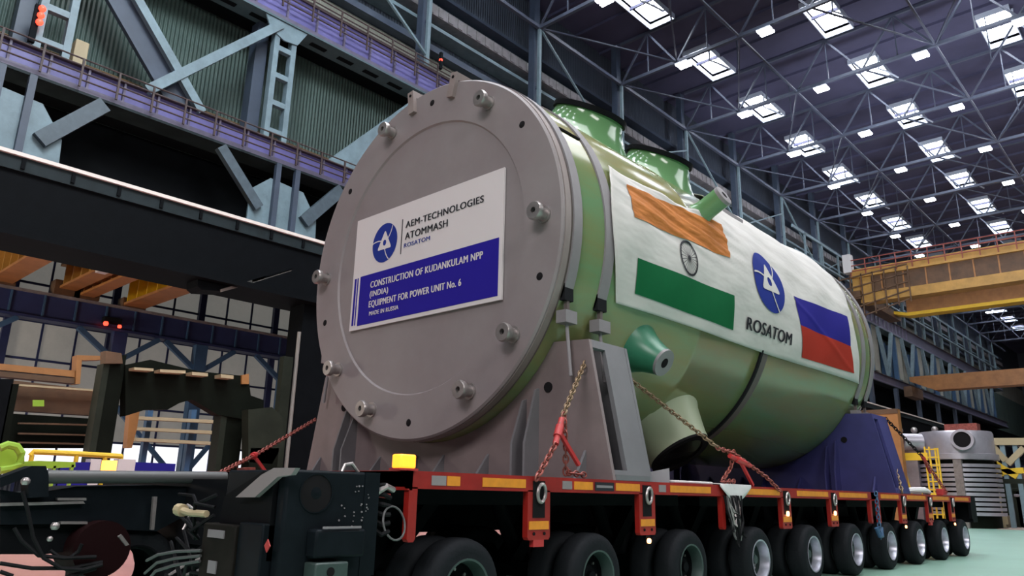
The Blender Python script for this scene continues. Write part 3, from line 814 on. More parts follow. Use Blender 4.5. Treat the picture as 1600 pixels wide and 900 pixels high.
def disc2(cu_, cv, ru, rv, n=48, r0=0.0):
    if r0 <= 0: return [(cu_ + ru * math.cos(2 * PI * i / n), cv + rv * math.sin(2 * PI * i / n)) for i in range(n)], [tuple(range(n))]
    p = []; f = []
    for i in range(n):
        c_, s_ = math.cos(2 * PI * i / n), math.sin(2 * PI * i / n)
        p += [(cu_ + ru * c_, cv + rv * s_), (cu_ + ru * r0 * c_, cv + rv * r0 * s_)]
    for i in range(n):
        j = (i + 1) % n; f.append((2 * i, 2 * j, 2 * j + 1, 2 * i + 1))
    return p, f
def flat(pts, fs, yy):
    return [(u, yy, v_) for u, v_ in pts], fs
def logo_shapes(cu_, cv, ru, rv):
    """blue disc, pale rounded triangle loop with three tails"""
    white = []
    def W(pp): white.append([(cu_ + a * ru, cv + b * rv) for a, b in pp])
    tri = []
    n = 60
    outer = []; inner = []
    for i in range(n):
        t = 2 * PI * i / n + PI / 2
        # rounded triangle with concave sides
        r = min(0.33 / math.cos((t - PI / 2) % (2 * PI / 3) - PI / 3), 0.60)
        outer.append((r * math.cos(t), r * math.sin(t))); inner.append((0.13 * math.cos(t), 0.15 * math.sin(t)))
    P_ = outer + inner
    ring = [(cu_ + a * ru, cv + b * rv) for a, b in P_]
    rf = [(i, (i + 1) % n, n + (i + 1) % n, n + i) for i in range(n)]
    tails = []
    for q in range(3):
        a0 = PI / 2 + q * 2 * PI / 3
        pts = []
        m = 10
        for s_ in (1, -1):
            rng = range(m + 1) if s_ == 1 else range(m, -1, -1)
            for k in rng:
                u = k / m; r = 0.33 + 0.66 * u; an = a0 - PI / 3 + 0.12 + 0.30 * u
                wd = 0.030
                pts.append((r * math.cos(an) + s_ * wd * math.sin(an), r * math.sin(an) - s_ * wd * math.cos(an)))
        tails.append([(cu_ + a * ru, cv + b * rv) for a, b in pts])
    return ring, rf, tails

# ---- the sign on the cover
BY = 5.2 - 0.012
t = thing('sign_board', (-2.37, BY, 2.84), 'white and navy printed sign fixed across the grey end cover of the vessel', 'sign')
MB().box(-3.64, -1.10, BY, 5.212, 2.84, 4.26).build('panel', m_white, t)
F = BY - 0.003
MB().box(-3.485, -1.15, F, BY, 2.885, 3.50).build('navy_field', m_navy, t)
MB().box(-3.60, -3.565, F, BY, 2.90, 3.49).build('side_stripe', m_navy, t)
MB().box(-3.545, -3.525, F, BY, 2.90, 3.49).build('side_stripe', m_navy, t)
a, b = disc2(-3.05, 3.848, 0.235, 0.245); MB().poly(*flat(a, b, F)).build('emblem_disc', m_logo, t)
ring, rf, tails = logo_shapes(-3.05, 3.848, 0.235, 0.245)
g = MB().poly(*flat(ring, rf, F - .002))
for tl in tails: g.poly([(u, F - .002, v_) for u, v_ in tl], [tuple(range(len(tl)))])
g.build('emblem_mark', m_white, t, smooth=0)
MB().box(-2.742, -2.728, F, BY, 3.64, 4.07).build('divider', m_black, t)
def sign_text(txt, u0, u1, v0, v1, m_, bold=0.0):
    a, b = fit_text(txt, u0, u1, v0, v1, bold)
    g = MB()
    for dx_, k_ in ((-.004, 0), (0, 1), (.004, 2)):
        g.poly(*flat([(u + dx_ * min(1, (v1 - v0) / .08), v_) for u, v_ in a], b, F - 0.003 - k_ * .0003))
    g.build('lettering', m_, t, smooth=0)
sign_text('AEM-TECHNOLOGIES', -2.665, -1.39, 3.945, 4.025, m_black)
sign_text('ATOMMASH', -2.665, -1.94, 3.800, 3.885, m_black)
sign_text('ROSATOM', -2.675, -2.225, 3.705, 3.755, m_logo)
sign_text('CONSTRUCTION OF KUDANKULAM NPP', -3.265, -1.375, 3.322, 3.402, m_white)
sign_text('(INDIA)', -3.265, -2.92, 3.210, 3.280, m_white)
sign_text('EQUIPMENT FOR POWER UNIT No. 6', -3.270, -1.685, 3.082, 3.160, m_white)
sign_text('MADE IN RUSSIA', -3.250, -2.71, 2.980, 3.030, m_white, 0.0)

# ---- the cloth banner wrapped over the flank
def wrapc(u, th, r=None):
    """banner surface: y = u, angle th, with slack folds"""
    base = VR + 0.042 + 0.010 * math.sin(u * 2.1 + th * 0.11) + 0.007 * math.sin(u * 5.3 - th * 0.2)
    p1 = (th - 19) + (u - 6.4) * 4.1
    wn = max(0, 1 - ((u - 7.6) / 1.7) ** 2) * max(0, min(1, (th - 4) / 6))
    base += wn * (0.013 * math.sin(p1 * 0.95) + 0.006 * math.sin(p1 * 2.3 + u))
    p2 = ((th - 6) + (u - 10.5) * 9.2) / 1.3
    if u > 10.2: base += 0.012 * math.exp(-p2 * p2)
    p3 = ((th - 22) + (u - 9.3) * 2.2)
    if u > 9: base += 0.010 * math.exp(-(p3 / 1.6) ** 2) + 0.006 * math.sin(u * 4 + th * .5) * max(0, min(1, (th - 10) / 10))
    if th > 24: base += 0.0012 * (th - 24) * (0.6 + 0.4 * math.sin(u * 3.0))
    return VP(th, u, base + (r or 0))
def th_top(u):
    pts = [(6.1, 24), (7.6, 24.2), (8.2, 26.5), (8.6, 32), (9.2, 42), (9.6, 60), (10.2, 78), (12.0, 82), (13.0, 80)]
    for (a, b), (c_, d) in zip(pts, pts[1:]):
        if u <= c_: return b + (d - b) * max(0, (u - a)) / (c_ - a)
    return pts[-1][1]
bo = (VX + VR, 9.6, VZ)
bt = thing('banner', bo, 'large white cloth banner with two flags and an emblem draped over the green vessel flank', 'banner')
nu, nv = 130, 60
p = []; f = []
for i in range(nu + 1):
    s_ = i / nu
    for j in range(nv + 1):
        q = j / nv
        lo = -18.9 + 0.3 * math.sin(s_ * 9)
        u = 6.18 + s_ * (13.2 - 6.18)
        th = lo + (th_top(u) - lo) * q
        # left edge bows in a little, right edge leans
        yy = u + (1 - s_) * (-0.22 * math.sin(PI * min(1, (th + 19) / 45))) + s_ * (-0.25 * max(0, math.sin(PI * min(1, (th + 19) / 45))))
        p.append(wrapc(yy, th))
for i in range(nu):
    for j in range(nv):
        a = i * (nv + 1) + j
        f.append((a, a + 1, a + nv + 2, a + nv + 1))
bc = MB().poly(p, f).build('cloth', m_cloth, bt, smooth=60)
sm = bc.modifiers.new('thickness', 'SOLIDIFY'); sm.thickness = 0.006
def patch(corner, nm, m_, off=0.008, nu=44, nv=30):
    """corner: (y, th) of top-left, top-right, bottom-right, bottom-left"""
    tl, tr, br_, bl = corner; p = []; f = []
    for i in range(nu + 1):
        s_ = i / nu
        for j in range(nv + 1):
            q = j / nv
            top = (tl[0] + (tr[0] - tl[0]) * s_, tl[1] + (tr[1] - tl[1]) * s_)
            bot = (bl[0] + (br_[0] - bl[0]) * s_, bl[1] + (br_[1] - bl[1]) * s_)
            p.append(wrapc(bot[0] + (top[0] - bot[0]) * q, bot[1] + (top[1] - bot[1]) * q, off))
    for i in range(nu):
        for j in range(nv):
            a = i * (nv + 1) + j; f.append((a, a + 1, a + nv + 2, a + nv + 1))
    return MB().poly(p, f).build(nm, m_, bt, smooth=60)
patch([(6.39, 19.3), (8.69, 25.0), (8.58, 10.4), (6.35, 7.5)], 'orange_stripe', m_orange)
patch([(6.40, -4.4), (8.58, -3.3), (8.65, -15.0), (6.44, -14.6)], 'green_stripe', m_fgreen)
patch([(10.51, 7.6), (12.67, 10.0), (12.64, -3.8), (10.62, -3.8)], 'blue_stripe', m_fblue)
patch([(10.62, -3.8), (12.64, -3.8), (12.84, -15.1), (10.75, -16.1)], 'red_stripe', m_fred)
def wrap2(pts, off=0.010):
    """flat shape (metres along, degrees up) to the banner surface"""
    return [wrapc(u, th, off) for u, th in pts]
a, b = disc2(7.475, 2.7, 0.205, 5.9, 48, 0.87)
g = MB().poly(wrap2(a), b)
for k in range(24):
    an = 2 * PI * k / 24
    e = [(7.475 + 0.18 * math.cos(an + s_) * r_, 2.7 + 5.3 * math.sin(an + s_) * r_) for r_, s_ in ((.12, .12), (1, .02), (1, -.02), (.12, -.12))]
    g.poly(wrap2(e), [(0, 1, 2, 3)])
a, b = disc2(7.475, 2.7, 0.03, 0.85, 16); g.poly(wrap2(a, .012), b)
g.build('spoked_wheel', m_black, bt, smooth=0)
def grid_disc(cu_, cv, ru, rv, off):
    g = MB(); p = []; f = []; n = 48; m = 8
    for k in range(1, m + 1):
        for i in range(n):
            p.append(wrapc(cu_ + ru * k / m * math.cos(2 * PI * i / n), cv + rv * k / m * math.sin(2 * PI * i / n), off))
    for k in range(m - 1):
        for i in range(n):
            j = (i + 1) % n; f.append((k * n + i, k * n + j, (k + 1) * n + j, (k + 1) * n + i))
    f.append(tuple(range(n)))
    return g.poly(p, f)
LC = (9.66, 8.1, 0.47, 11.9)
grid_disc(*LC, 0.012).build('emblem_disc', m_logo, bt)
ring, rf, tails = logo_shapes(*LC)
g = MB().poly(wrap2(ring, .020), rf)
for tl in tails: g.poly(wrap2(tl, .020), [tuple(range(len(tl)))])
g.build('emblem_mark', m_cloth, bt, smooth=0)
a, b = fit_text('ROSATOM', 8.97, 10.30, -13.1, -8.6, 0.0, fine=True)
g = MB()
for dx_ in (-.009, 0, .009): g.poly(wrap2([(u + dx_, v_) for u, v_ in a], .016 + dx_ * .05), b)
g.build('lettering', m_black, bt, smooth=0)

# ================================================================== SADDLES
DZ = 1.12   # deck height
def arc_plate(y0, y1, half, m_, nm, par, ztop_th=-34, r=VR + 0.005, zb=DZ, foot=None):
    """plate across the vessel with a round cut-out, symmetric about the vessel"""
    pts = []
    n = 24
    a0 = -180 - ztop_th; 
    for k in range(n + 1):
        th = -180 - ztop_th + (180 + 2 * ztop_th) * k / n
        pts.append(VP(th, y0, r))
    xr = VX + half
    tp = VP(ztop_th, y0, r)
    pts += [Vector((tp.x + 0.42, y0, tp.z - 0.02)), Vector((xr, y0, zb)), Vector((2 * VX - xr, y0, zb)), Vector((2 * VX - tp.x - 0.42, y0, tp.z - 0.02))]
    return MB().prism(pts, (0, y1 - y0, 0)).build(nm, m_, par, smooth=0)
def saddle(y0, y1, m1, m2, lab, half=2.4, zb=DZ):
    t = thing('saddle', (VX, y0, zb), lab, 'saddle')
    arc_plate(y0, y0 + 0.04, half, m1, 'front_plate', t, zb=zb)
    rp = arc_plate(y1 - 0.04, y1, half, m2, 'rear_plate', t, zb=zb)
    for s_ in (-1, 1):
        X = lambda x: VX + s_ * (x - VX)
        # long bent front ribs
        for k, (xb, xt, zt) in enumerate(((-0.98, -0.72, 2.33), (-0.60, -0.36, 2.25))):
            pass
        for xr_ in (-.88, -1.04):
            MB().prism([(X(xr_), y0, zb), (X(xr_), y0 - 0.2, zb), (X(xr_), y0 - 0.2, zb + .33), (X(xr_), y0 - .05, zb + .84 - (-.88 - xr_) * .6), (X(xr_), y0, zb + .86 - (-.88 - xr_) * .6)], (s_ * 0.025, 0, 0)).build('front_rib', m2, t)
        MB().prism([(X(-0.32), y0, zb), (X(-0.32), y0 - 0.16, zb), (X(-0.32), y0, zb + .26)], (s_ * 0.03, 0, 0)).build('gusset', m2, t)
        for xx in (-1.54, -2.2):
            MB().prism([(X(xx), y0, zb), (X(xx), y0 - 0.2, zb), (X(xx), y0, zb + .25)], (s_ * 0.03, 0, 0)).build('gusset', m2, t)
        # inclined side frame between the plates
        tp = Vector((X(VP(-34, 0, VR).x + 0.42), 0, VP(-34, 0, VR).z - .02)); bt_ = Vector((X(VX + half), 0, zb))
        d = bt_ - tp
        for fa, fb in ((0.0, 0.06), (0.93, 1.0)):
            a = tp + d * fa; b = tp + d * fb
            MB().prism([(a.x, y0 + .04, a.z), (b.x, y0 + .04, b.z), (b.x, y1 - .04, b.z), (a.x, y1 - .04, a.z)], (-s_ * .05, 0, -0.01)).build('side_web', m2, t)
        a = tp + d * 0.06; b = tp + d * .93
        inn = Vector((-s_ * 0.12, 0, 0))
        MB().prism([(a.x, y0 + .24, a.z), (b.x, y0 + .24, b.z), (b.x, y1 - .04, b.z), (a.x, y1 - .04, a.z)], inn * .4).build('side_web', m2, t)
        c_ = VP(-34, 0, VR)
        MB().cyl((X(-0.74), y0 - .001, 1.98), (X(-0.74), y0 - .012, 1.98), 0.05, 14).build('plate_hole', m_dark, t)
    MB().box(VX - half, VX + half, y0 + .04, y1 - .04, zb, zb + 0.05).build('base_plate', m2, t)
    MB().box(VX - 1.2, VX + 1.2, y0 + .04, y1 - .04, zb + .05, VZ - VR).build('core', m2, t)
    return t
saddle(5.50, 6.12, m_saddle, m_saddle_g, 'mauve grey steel saddle under the front end of the vessel')
saddle(13.25, 13.98, m_blue_saddle, m_blue_saddle, 'blue painted steel saddle under the rear end of the vessel')
# hold-down straps with turnbuckles
def hold_strap(y0, y1, lab, th0=-22):
    t = thing('hold_down_strap', (VX, y0, VZ), lab, 'strap', None)
    n = 100; p = []; f = []
    a1 = 180 - th0; 
    for i in range(n + 1):
        th = math.radians(th0 + (180 - 2 * th0) * i / n)
        for yy, rr in ((y0, VR + .002), (y0, VR + .022), (y1, VR + .022), (y1, VR + .002)):
            p.append((VX + rr * math.cos(th), yy, VZ + rr * math.sin(th)))
    for i in range(n):
        for k in range(4): f.append((i * 4 + k, (i + 1) * 4 + k, (i + 1) * 4 + (k + 1) % 4, i * 4 + (k + 1) % 4))
    f += [(0, 1, 2, 3), (n * 4, n * 4 + 1, n * 4 + 2, n * 4 + 3)]
    MB().poly(p, f).build('band', m_strap, t)
    ym = (y0 + y1) / 2; h = (y1 - y0) / 2
    for s_ in (-1, 1):
        e = VP(th0, ym, VR + .03); e.x = VX + s_ * (e.x - VX)
        MB().box(e.x - .03, e.x + .03, ym - h, ym + h, e.z - .02, e.z + .14).build('strap_end', m_rubber, t)
        MB().box(e.x - .02, e.x + .02, ym - .02, ym + .02, e.z - .12, e.z - .02).build('eye_bolt', m_band, t)
        MB().box(e.x - .06, e.x + .06, ym - h - .02, ym + h + .02, e.z - .24, e.z - .12).build('tension_block', m_strap, t)
        MB().cyl((e.x, ym, e.z - .24), (e.x + s_ * .05, ym, 2.05), .018, 10).build('tie_rod', m_strap, t)
    return t
hold_strap(5.35, 5.48, 'grey hold-down strap next to the end cover, first of the two at the front')
hold_strap(5.87, 6.02, 'grey hold-down strap beside the banner edge, second of the two at the front')
hold_strap(13.30, 13.44, 'grey hold-down strap just past the banner at the rear of the vessel', -28)
hold_strap(13.75, 13.89, 'rearmost grey hold-down strap on the domed end of the vessel', -28)

# ================================================================== TRAILER
TX0, TX1 = -4.8, 0.0
t = thing('modular_trailer', (-2.4, 3.1, 0), 'long red heavy haul trailer on ten lines of black wheels carrying the vessel', 'trailer')
TR = t
legs_y = [3.27, 4.52, 6.02, 7.46, 7.80, 9.02, 10.52, 11.98, 12.34, 13.5, 15.0, 16.5, 17.95]
mods = [(3.22, 7.50), (7.76, 12.02), (12.30, 18.0)]
for a, b in mods:
    mo = MB().box(TX0 + .02, TX1 - .02, a, b, DZ - 0.10, DZ).build('deck', m_deck, t)
    MB().box(TX0 - .0, TX0 + .03, a, b, DZ - 0.11, DZ + .003).build('side_beam', m_red, mo)
    MB().box(TX1 - .03, TX1 + .0, a, b, DZ - 0.11, DZ + .003).build('side_beam', m_red, mo)
    MB().box(TX0, TX1, a, a + .04, DZ - 0.12, DZ + .003).build('end_beam', m_red, mo)
    MB().box(-3.0, -1.8, a, b, .62, DZ - .1).build('spine_beam', m_chassis, mo)
    MB().box(-4.3, -0.5, a + .1, b - .1, DZ - .22, DZ - .1).build('cross_members', m_chassis, mo)
for k, y in enumerate(legs_y):
    joint = k in (0, 3, 4, 7, 8, 12)
    hw = 0.035 if joint else 0.13
    m_ = m_chassis if k == 12 else m_red
    zb = 0.66 if not joint else 0.68
    for X0 in (TX1 - .05, TX0 - 0.0):
        lg = MB().prism([(X0, y - hw, DZ - .1), (X0, y + hw, DZ - .1), (X0, y + hw, zb + .02), (X0, y + hw - .015, zb), (X0, y - hw + .015, zb), (X0, y - hw, zb + .02)], (.05, 0, 0)).build('side_bracket', m_, t)
        if X0 < -1: continue
        if not joint:
            # lashing pocket with ring
            MB().box(0.0, 0.004, y - .075, y + .065, DZ - .30, DZ - .03).build('lashing_pocket', m_dark, lg)
            MB().torus((0.025, y, DZ - .12), (0, 1, 0), (0, .1, 1), .045, .014, 14, 8, 1.5).build('lashing_ring', m_steel, lg)
            MB().box(0.0, 0.006, y - hw + .015, y + hw - .02, zb + .075, zb + .135).build('marker_plate', m_yellow, lg)
            for dy in (-.06, .06):
                MB().cyl((0, y + dy, zb + .045), (.008, y + dy, zb + .045), .012, 10).build('bolt', m_dark, lg)
            if k in (5, 6):
                MB().cyl((0, y, zb + .17), (.02, y, zb + .17), .030, 12).build('side_lamp', m_marker_lamp, lg)
            elif k in (2, 9, 11):
                MB().cyl((0, y, zb - .05), (.02, y, zb - .05), .022, 12).build('side_lamp', m_marker_lamp, lg)
                MB().box(-.03, .0, y - .03, y + .03, zb - .08, zb).build('lamp_holder', m_chassis, lg)
            else:
                MB().box(-.04, .0, y - .06, y + .06, zb - .05, zb).build('foot_plate', m_redpaint, lg)
# yellow reflector strips along the side beam
strips = [(3.42, 3.55, m_cover), (3.56, 3.68, m_yellow), (3.90, 4.36, m_yellow), (4.80, 4.92, m_cover), (4.95, 5.20, m_yellow), (5.53, 5.90, m_yellow), (6.22, 6.34, m_cover), (6.42, 7.20, m_yellow), (7.90, 8.85, m_yellow), (9.35, 10.35, m_yellow), (10.75, 11.85, m_yellow), (12.45, 13.30, m_yellow), (13.75, 14.8, m_yellow), (15.25, 16.3, m_yellow), (16.75, 17.8, m_yellow)]
for a, b, m_ in strips:
    MB().box(0.0, 0.004, a, b, DZ - .085, DZ - .022).build('marker_strip', m_, t)
pl = MB().box(0.0, 0.005, 5.23, 5.50, DZ - .09, DZ - .02).build('maker_plate', m_black, t)
MB().box(0.005, 0.006, 5.25, 5.48, DZ - .065, DZ - .045).build('plate_lines', m_strap, pl)
# wheels
def wheel_parts(x0, wy, face_m, par, first):
    """a dual wheel: outer tyre at x0 (outer face), inner tyre behind; axis along x"""
R_T = 0.345
ty_prof = [(0.0, .205), (0.005, .22), (0.0, .25), (-.002, .28), (0.010, .315), (0.032, R_T - .008), (0.065, R_T), (0.165, R_T), (0.20, R_T - .008), (0.225, .315), (0.235, .28), (0.23, .22), (0.235, .205)]
rim_prof = [(0.0, .214), (-0.008, .214), (-0.004, .200), (0.03, .192), (0.10, .18)]
hub_prof = [(0.10, .18), (0.14, .175), (0.145, .10), (0.10, .09), (0.09, .05), (0.06, .045), (0.06, .002)]
def make_wheel(x_out, y, side, m_r):
    ax = (-1, 0, 0) if side > 0 else (1, 0, 0)
    tread = MB().lathe((x_out, y, R_T), ax, ty_prof, 48, cap=False)
    # tread grooves as shallow rings
    o = tread.build('wheel', m_tyre, TR)
    rim = MB().lathe((x_out, y, R_T), ax, rim_prof, 36, cap=False)
    rim.build('rim', m_r, o)
    MB().lathe((x_out, y, R_T), ax, hub_prof, 36, cap=False).build('hub', m_rim_g if m_r is m_rim else m_chassis, o)
    h = MB()
    for k in range(8):
        a = 2 * PI * k / 8
        sx = -1 if side > 0 else 1
        c_ = Vector((x_out + sx * .142, y + .135 * math.cos(a), R_T + .135 * math.sin(a)))
        h.cyl(c_, c_ - Vector((sx * .02, 0, 0)), .012, 6)
    h.build('wheel_nuts', m_steel, o)
    return o
proto = None
ylines = [3.80 + 1.5 * k for k in range(10)]
for k, y in enumerate(ylines):
    mr = m_rim if k > 2 else m_rim_g
    make_wheel(-0.02, y, 1, mr)
wp = {}
for (xo, side) in ((-0.30, 1), (-1.55, -1), (-1.83, -1), (-2.95, 1), (-3.25, 1), (-4.78, -1)):
    base = make_wheel(xo, ylines[0], side, m_rim_g)
    for k in range(1, 10):
        c_ = copy_tree(base, (0, 1.5 * k, 0), TR)
for k, y in enumerate(ylines):
    for xc_ in (-1.05, -3.75):
        MB().bar((xc_ + .75, y, R_T), (xc_ - .75, y, R_T), .12).build('axle', m_chassis, t)
        MB().bar((xc_, y - .05, R_T), (xc_, y + .55, .98), .22, .12).build('swing_arm', m_chassis, t)
        MB().cyl((xc_, y + .1, .5), (xc_, y - .2, 1.0), .07, 12).build('suspension_cylinder', m_chassis, t)
# rear end box
MB().box(-0.5, 0.0, 17.98, 18.35, .62, DZ + .02).build('rear_box', m_chassis, t)
# hoses hanging at the module joint, white tarp over it
g = MB()
for k in range(9):
    y = 7.5 + k * .03; zz = .55 + .12 * random.random(); dx = .04 * random.random()
    g.tube([(0.0 + dx, 7.50, 1.0 - .02 * k), (.04 + dx, 7.54 + .01 * k, zz + .15), (.05 + dx, 7.62, zz), (.04 + dx, 7.72, zz + .12), (0.0, 7.77, .98 - .03 * k)], .014, 6)
g.build('joint_hoses', m_hose, t)
for k in range(9):
    y = 7.50 + .03 * k; zl = .50 + .28 * random.random()
    pts = []
    for q_ in range(9):
        u_ = q_ / 8
        pts.append((.03 + .05 * math.sin(PI * u_) * random.uniform(.6, 1.2), y + (u_ - .5) * random.uniform(.02, .16), 1.02 - (1.02 - zl) * math.sin(PI * u_)))
    MB().tube(pts, .006 + .006 * random.random(), 6).build('joint_hose', (m_hose, m_hoseg, m_steel, m_hose)[k % 4], t)
g = MB()
for k in range(5):
    g.tube([(0.03, 7.52, .95 - k * .04), (.06, 7.58, .85 - k * .05), (.05, 7.68, .83 - k * .03), (.03, 7.75, .9)], .012, 6)
g.torus((.05, 7.63, .70), (0, 1, 0), (0, 0, 1), .07, .016, 16, 6, 1.6)
g.build('joint_fittings', m_steel, t)
g = MB()
for k in range(12):
    g.torus((.03, 12.15 + .03 * (k % 2), DZ - .02 - .055 * k), (0, .3, 1), (0 if k % 2 else 1, 1 if k % 2 else 0, 0), .035, .011, 10, 6, .6)
g.tube([(0.02, 12.05, .62), (.04, 12.1, .5), (.04, 12.2, .5), (.02, 12.25, .62)], .03)
g.build('joint_fittings', m_bluecol, t)
# front module ancillaries
q = Vector((-0.12, 3.18, 0.95))
MB().tube([(.02 - .03 * math.sin(a_ * .3), 3.11 + .085 * math.cos(a_ * .3), .80 + .10 * math.sin(a_ * .3)) for a_ in range(-8, 13)], .007, 6).build('looped_hose', m_hoseg, t)
g = MB()
for k in range(6):
    g.tube([(-.06, 3.0, 1.02 - .05 * k), (-.01, 3.04, 1.03 - .06 * k), (-.02, 3.1, 1.0 - .05 * k)], .016, 6)
g.build('front_hoses', m_hose, t)
MB().tube([(-.03, 3.0, .98), (0.0, 3.05, 1.02), (-.02, 3.12, 1.0)], .02, 8).build('steel_elbow', m_steel, t)
MB().bar((-.05, 3.0, .97), (-.03, 3.10, .96), .03).build('red_valve', m_redpaint, t)

tp = MB(); pts = []; f = []
for i in range(9):
    for j in range(7):
        y = 7.36 + i * .085; s_ = j / 6
        if s_ < .5: q = (-.6 + s_ * 1.24, y, DZ + .012 + .008 * math.sin(i * 1.7 + j))
        else: q = (.022 + .01 * math.sin(i), y, DZ + .01 - (s_ - .5) * 2 * (.02 + .16 * math.sin(PI * i / 8)))
        pts.append(q)
for i in range(8):
    for j in range(6):
        a = i * 7 + j; f.append((a, a + 1, a + 8, a + 7))
tw = tp.poly(pts, f).build('tarp', m_cloth_w, solo=(-.2, 7.7, DZ), smooth=60)
tag(tw, 'crumpled white cloth hanging over the trailer side at the module joint', 'cloth')
s_ = tw.modifiers.new('thickness', 'SOLIDIFY'); s_.thickness = .008
tag(MB().box(-.5, -.02, 6.55, 7.3, DZ + .003, DZ + .03).build('white_board', m_cloth_w, solo=(-.2, 6.9, DZ), bevel=.01), 'thin white board lying on the deck edge behind the front saddle', 'board')
tag(MB().prism([(-.25, 6.16, DZ + .003), (-.05, 6.5, DZ + .003), (-.05, 6.5, DZ + .14), (-.25, 6.3, DZ + .08)], (-.03, .03, 0)).build('steel_wedge', m_saddle_g, solo=(-.2, 6.3, DZ)), 'small grey steel wedge plate on the deck beside the front saddle foot', 'wedge')

# amber beacon on the deck front
t = thing('amber_beacon', (-.02, 3.24, DZ), 'lit amber warning beacon on the front corner of the red trailer deck', 'warning lamp')
MB().box(-.075, .02, 3.135, 3.265, DZ + .015, DZ + .105).build('lens', m_beacon, t, bevel=.012)
MB().box(-.085, .03, 3.125, 3.275, DZ + .003, DZ + .016).build('base', m_redpaint, t)

# ------------------------------------------------------------------ power pack
t = thing('power_pack', (-.5, 2.6, .25), 'dark grey hydraulic power pack with round fan opening mounted on the trailer front', 'power unit')
body = [(0.0, 2.50, 1), (0.0, 2.98, 1)]
# housing with chamfered corner (plan outline)
out = [(0.0, 2.98), (0.0, 2.42), (-.03, 2.36), (-.12, 2.36), (-.12, 2.42), (-.84, 2.42), (-.84, 2.98)]
g = MB()
g.prism([(x, y, .22) for x, y in out], (0, 0, .88))
g.build('housing', m_pack, t, bevel=.015)
# sloped white-edged hood on the front
MB().prism([P(a, b_, y=2.29) for a, b_ in ((368, 777), (398, 777), (434, 745), (455, 742), (462, 731), (428, 731), (408, 742))], (0, .03, 0)).build('hood_edge', m_cover, t)
MB().prism([(-.13, 2.34, 1.09), (-.26, 2.34, 1.09), (-.70, 2.34, .94), (-.74, 2.34, .60), (-.13, 2.34, .60)], (0, .12, 0)).build('hood', m_chassis, t)
MB().box(-.80, -.40, 2.28, 2.42, .2, .78).build('side_cabinet', m_pack2, t, bevel=.01)
MB().box(-.40, -.13, 2.30, 2.42, .2, .80).build('side_cabinet', m_pack, t, bevel=.01)
for a, b, c_, d in ((-.72, -.52, .70, .745), (-.67, -.57, .50, .57)):
    MB().box(a, b, 2.272, 2.28, c_, d).build('label_plate', m_strap, t)
q = P(417, 853, y=2.295); MB().prism([(q.x - .03, 2.295, q.z), (q.x, 2.295, q.z - .035), (q.x + .03, 2.295, q.z), (q.x, 2.295, q.z + .035)], (0, .006, 0)).build('red_diamond', m_redpaint, t)
# fan
fo = MB().lathe((0.0, 2.54, .972), (1, 0, 0), [(-.0, .112), (.006, .112), (.006, .105), (-.001, .105)], 40, cap=False).build('fan_ring', m_pack, t)
MB().lathe((0.001, 2.54, .972), (1, 0, 0), [(0.0, .105), (0.001, .001)], 36, cap=False).build('fan_opening', m_dark, fo)
MB().lathe((0.002, 2.54, .972), (1, 0, 0), [(0.0, .035), (0.006, .001)], 16, cap=False).build('fan_hub', m_pack, fo)
# lower box with handle
lb = MB().box(0.0, 0.10, 2.50, 2.84, .62, .775).build('battery_box', m_pack, t, bevel=.015)
MB().bar((.10, 2.54, .785), (.10, 2.80, .785), .012).build('edge_bar', m_strap, lb)
MB().box(0.0, .12, 2.50, 2.72, .50, .60).build('sight_window', m_rim_g, t, bevel=.01)
MB().cyl((.12, 2.6, .55), (.124, 2.6, .55), .025, 14).build('sight_hole', m_dark, t)
g = MB()
for i in range(26):
    y = 2.68 + random.random() * .24; z = .78 + random.random() * .26
    MB().cyl((0, y, z), (.006, y, z), .003 + .003 * random.random(), 8).build('rivet', m_strap, t)
pass
MB().tube([(-.05, 2.74, 1.10), (-.05, 2.76, 1.14), (-.05, 2.81, 1.15), (-.05, 2.86, 1.10)], .012, 8).build('lifting_handle', m_steel, t)
MB().box(-.3, 0.005, 2.88, 2.99, .5, 1.10).build('rear_cheek', m_pack, t)
g = MB()
for k in range(9):
    z = .40 + .07 * k + random.uniform(-.02, .02)
    g.tube([(-.78, 2.33, z), (-.88 - .05 * random.random(), 2.25 + .05 * random.random(), z - random.uniform(-.04, .10)), (-1.05, 2.3 + .1 * random.random(), z - random.uniform(0, .16)), (-1.3 - .3 * random.random(), 2.42, z + random.uniform(-.1, .12))], .011, 6)
g.build('hydraulic_hoses', m_hose, t)
g = MB().tube([(-.82, 2.30, .83), (-1.0, 2.28, .83), (-1.15, 2.30, .84)], .022, 8)
g.cyl((-1.15, 2.30, .84), (-1.22, 2.30, .845), .04, 10)
g.build('pipe_coupling', m_cream, t)
g = MB()
for k in range(3):
    g.tube([(-.75, 2.26, .62 - .03 * k), (-1.0, 2.22, .60 - .04 * k), (-1.3, 2.24, .56 - .05 * k), (-1.6, 2.3, .50 - .08 * k)], .010, 6)
g.build('steel_hoses', m_hoseg, t)

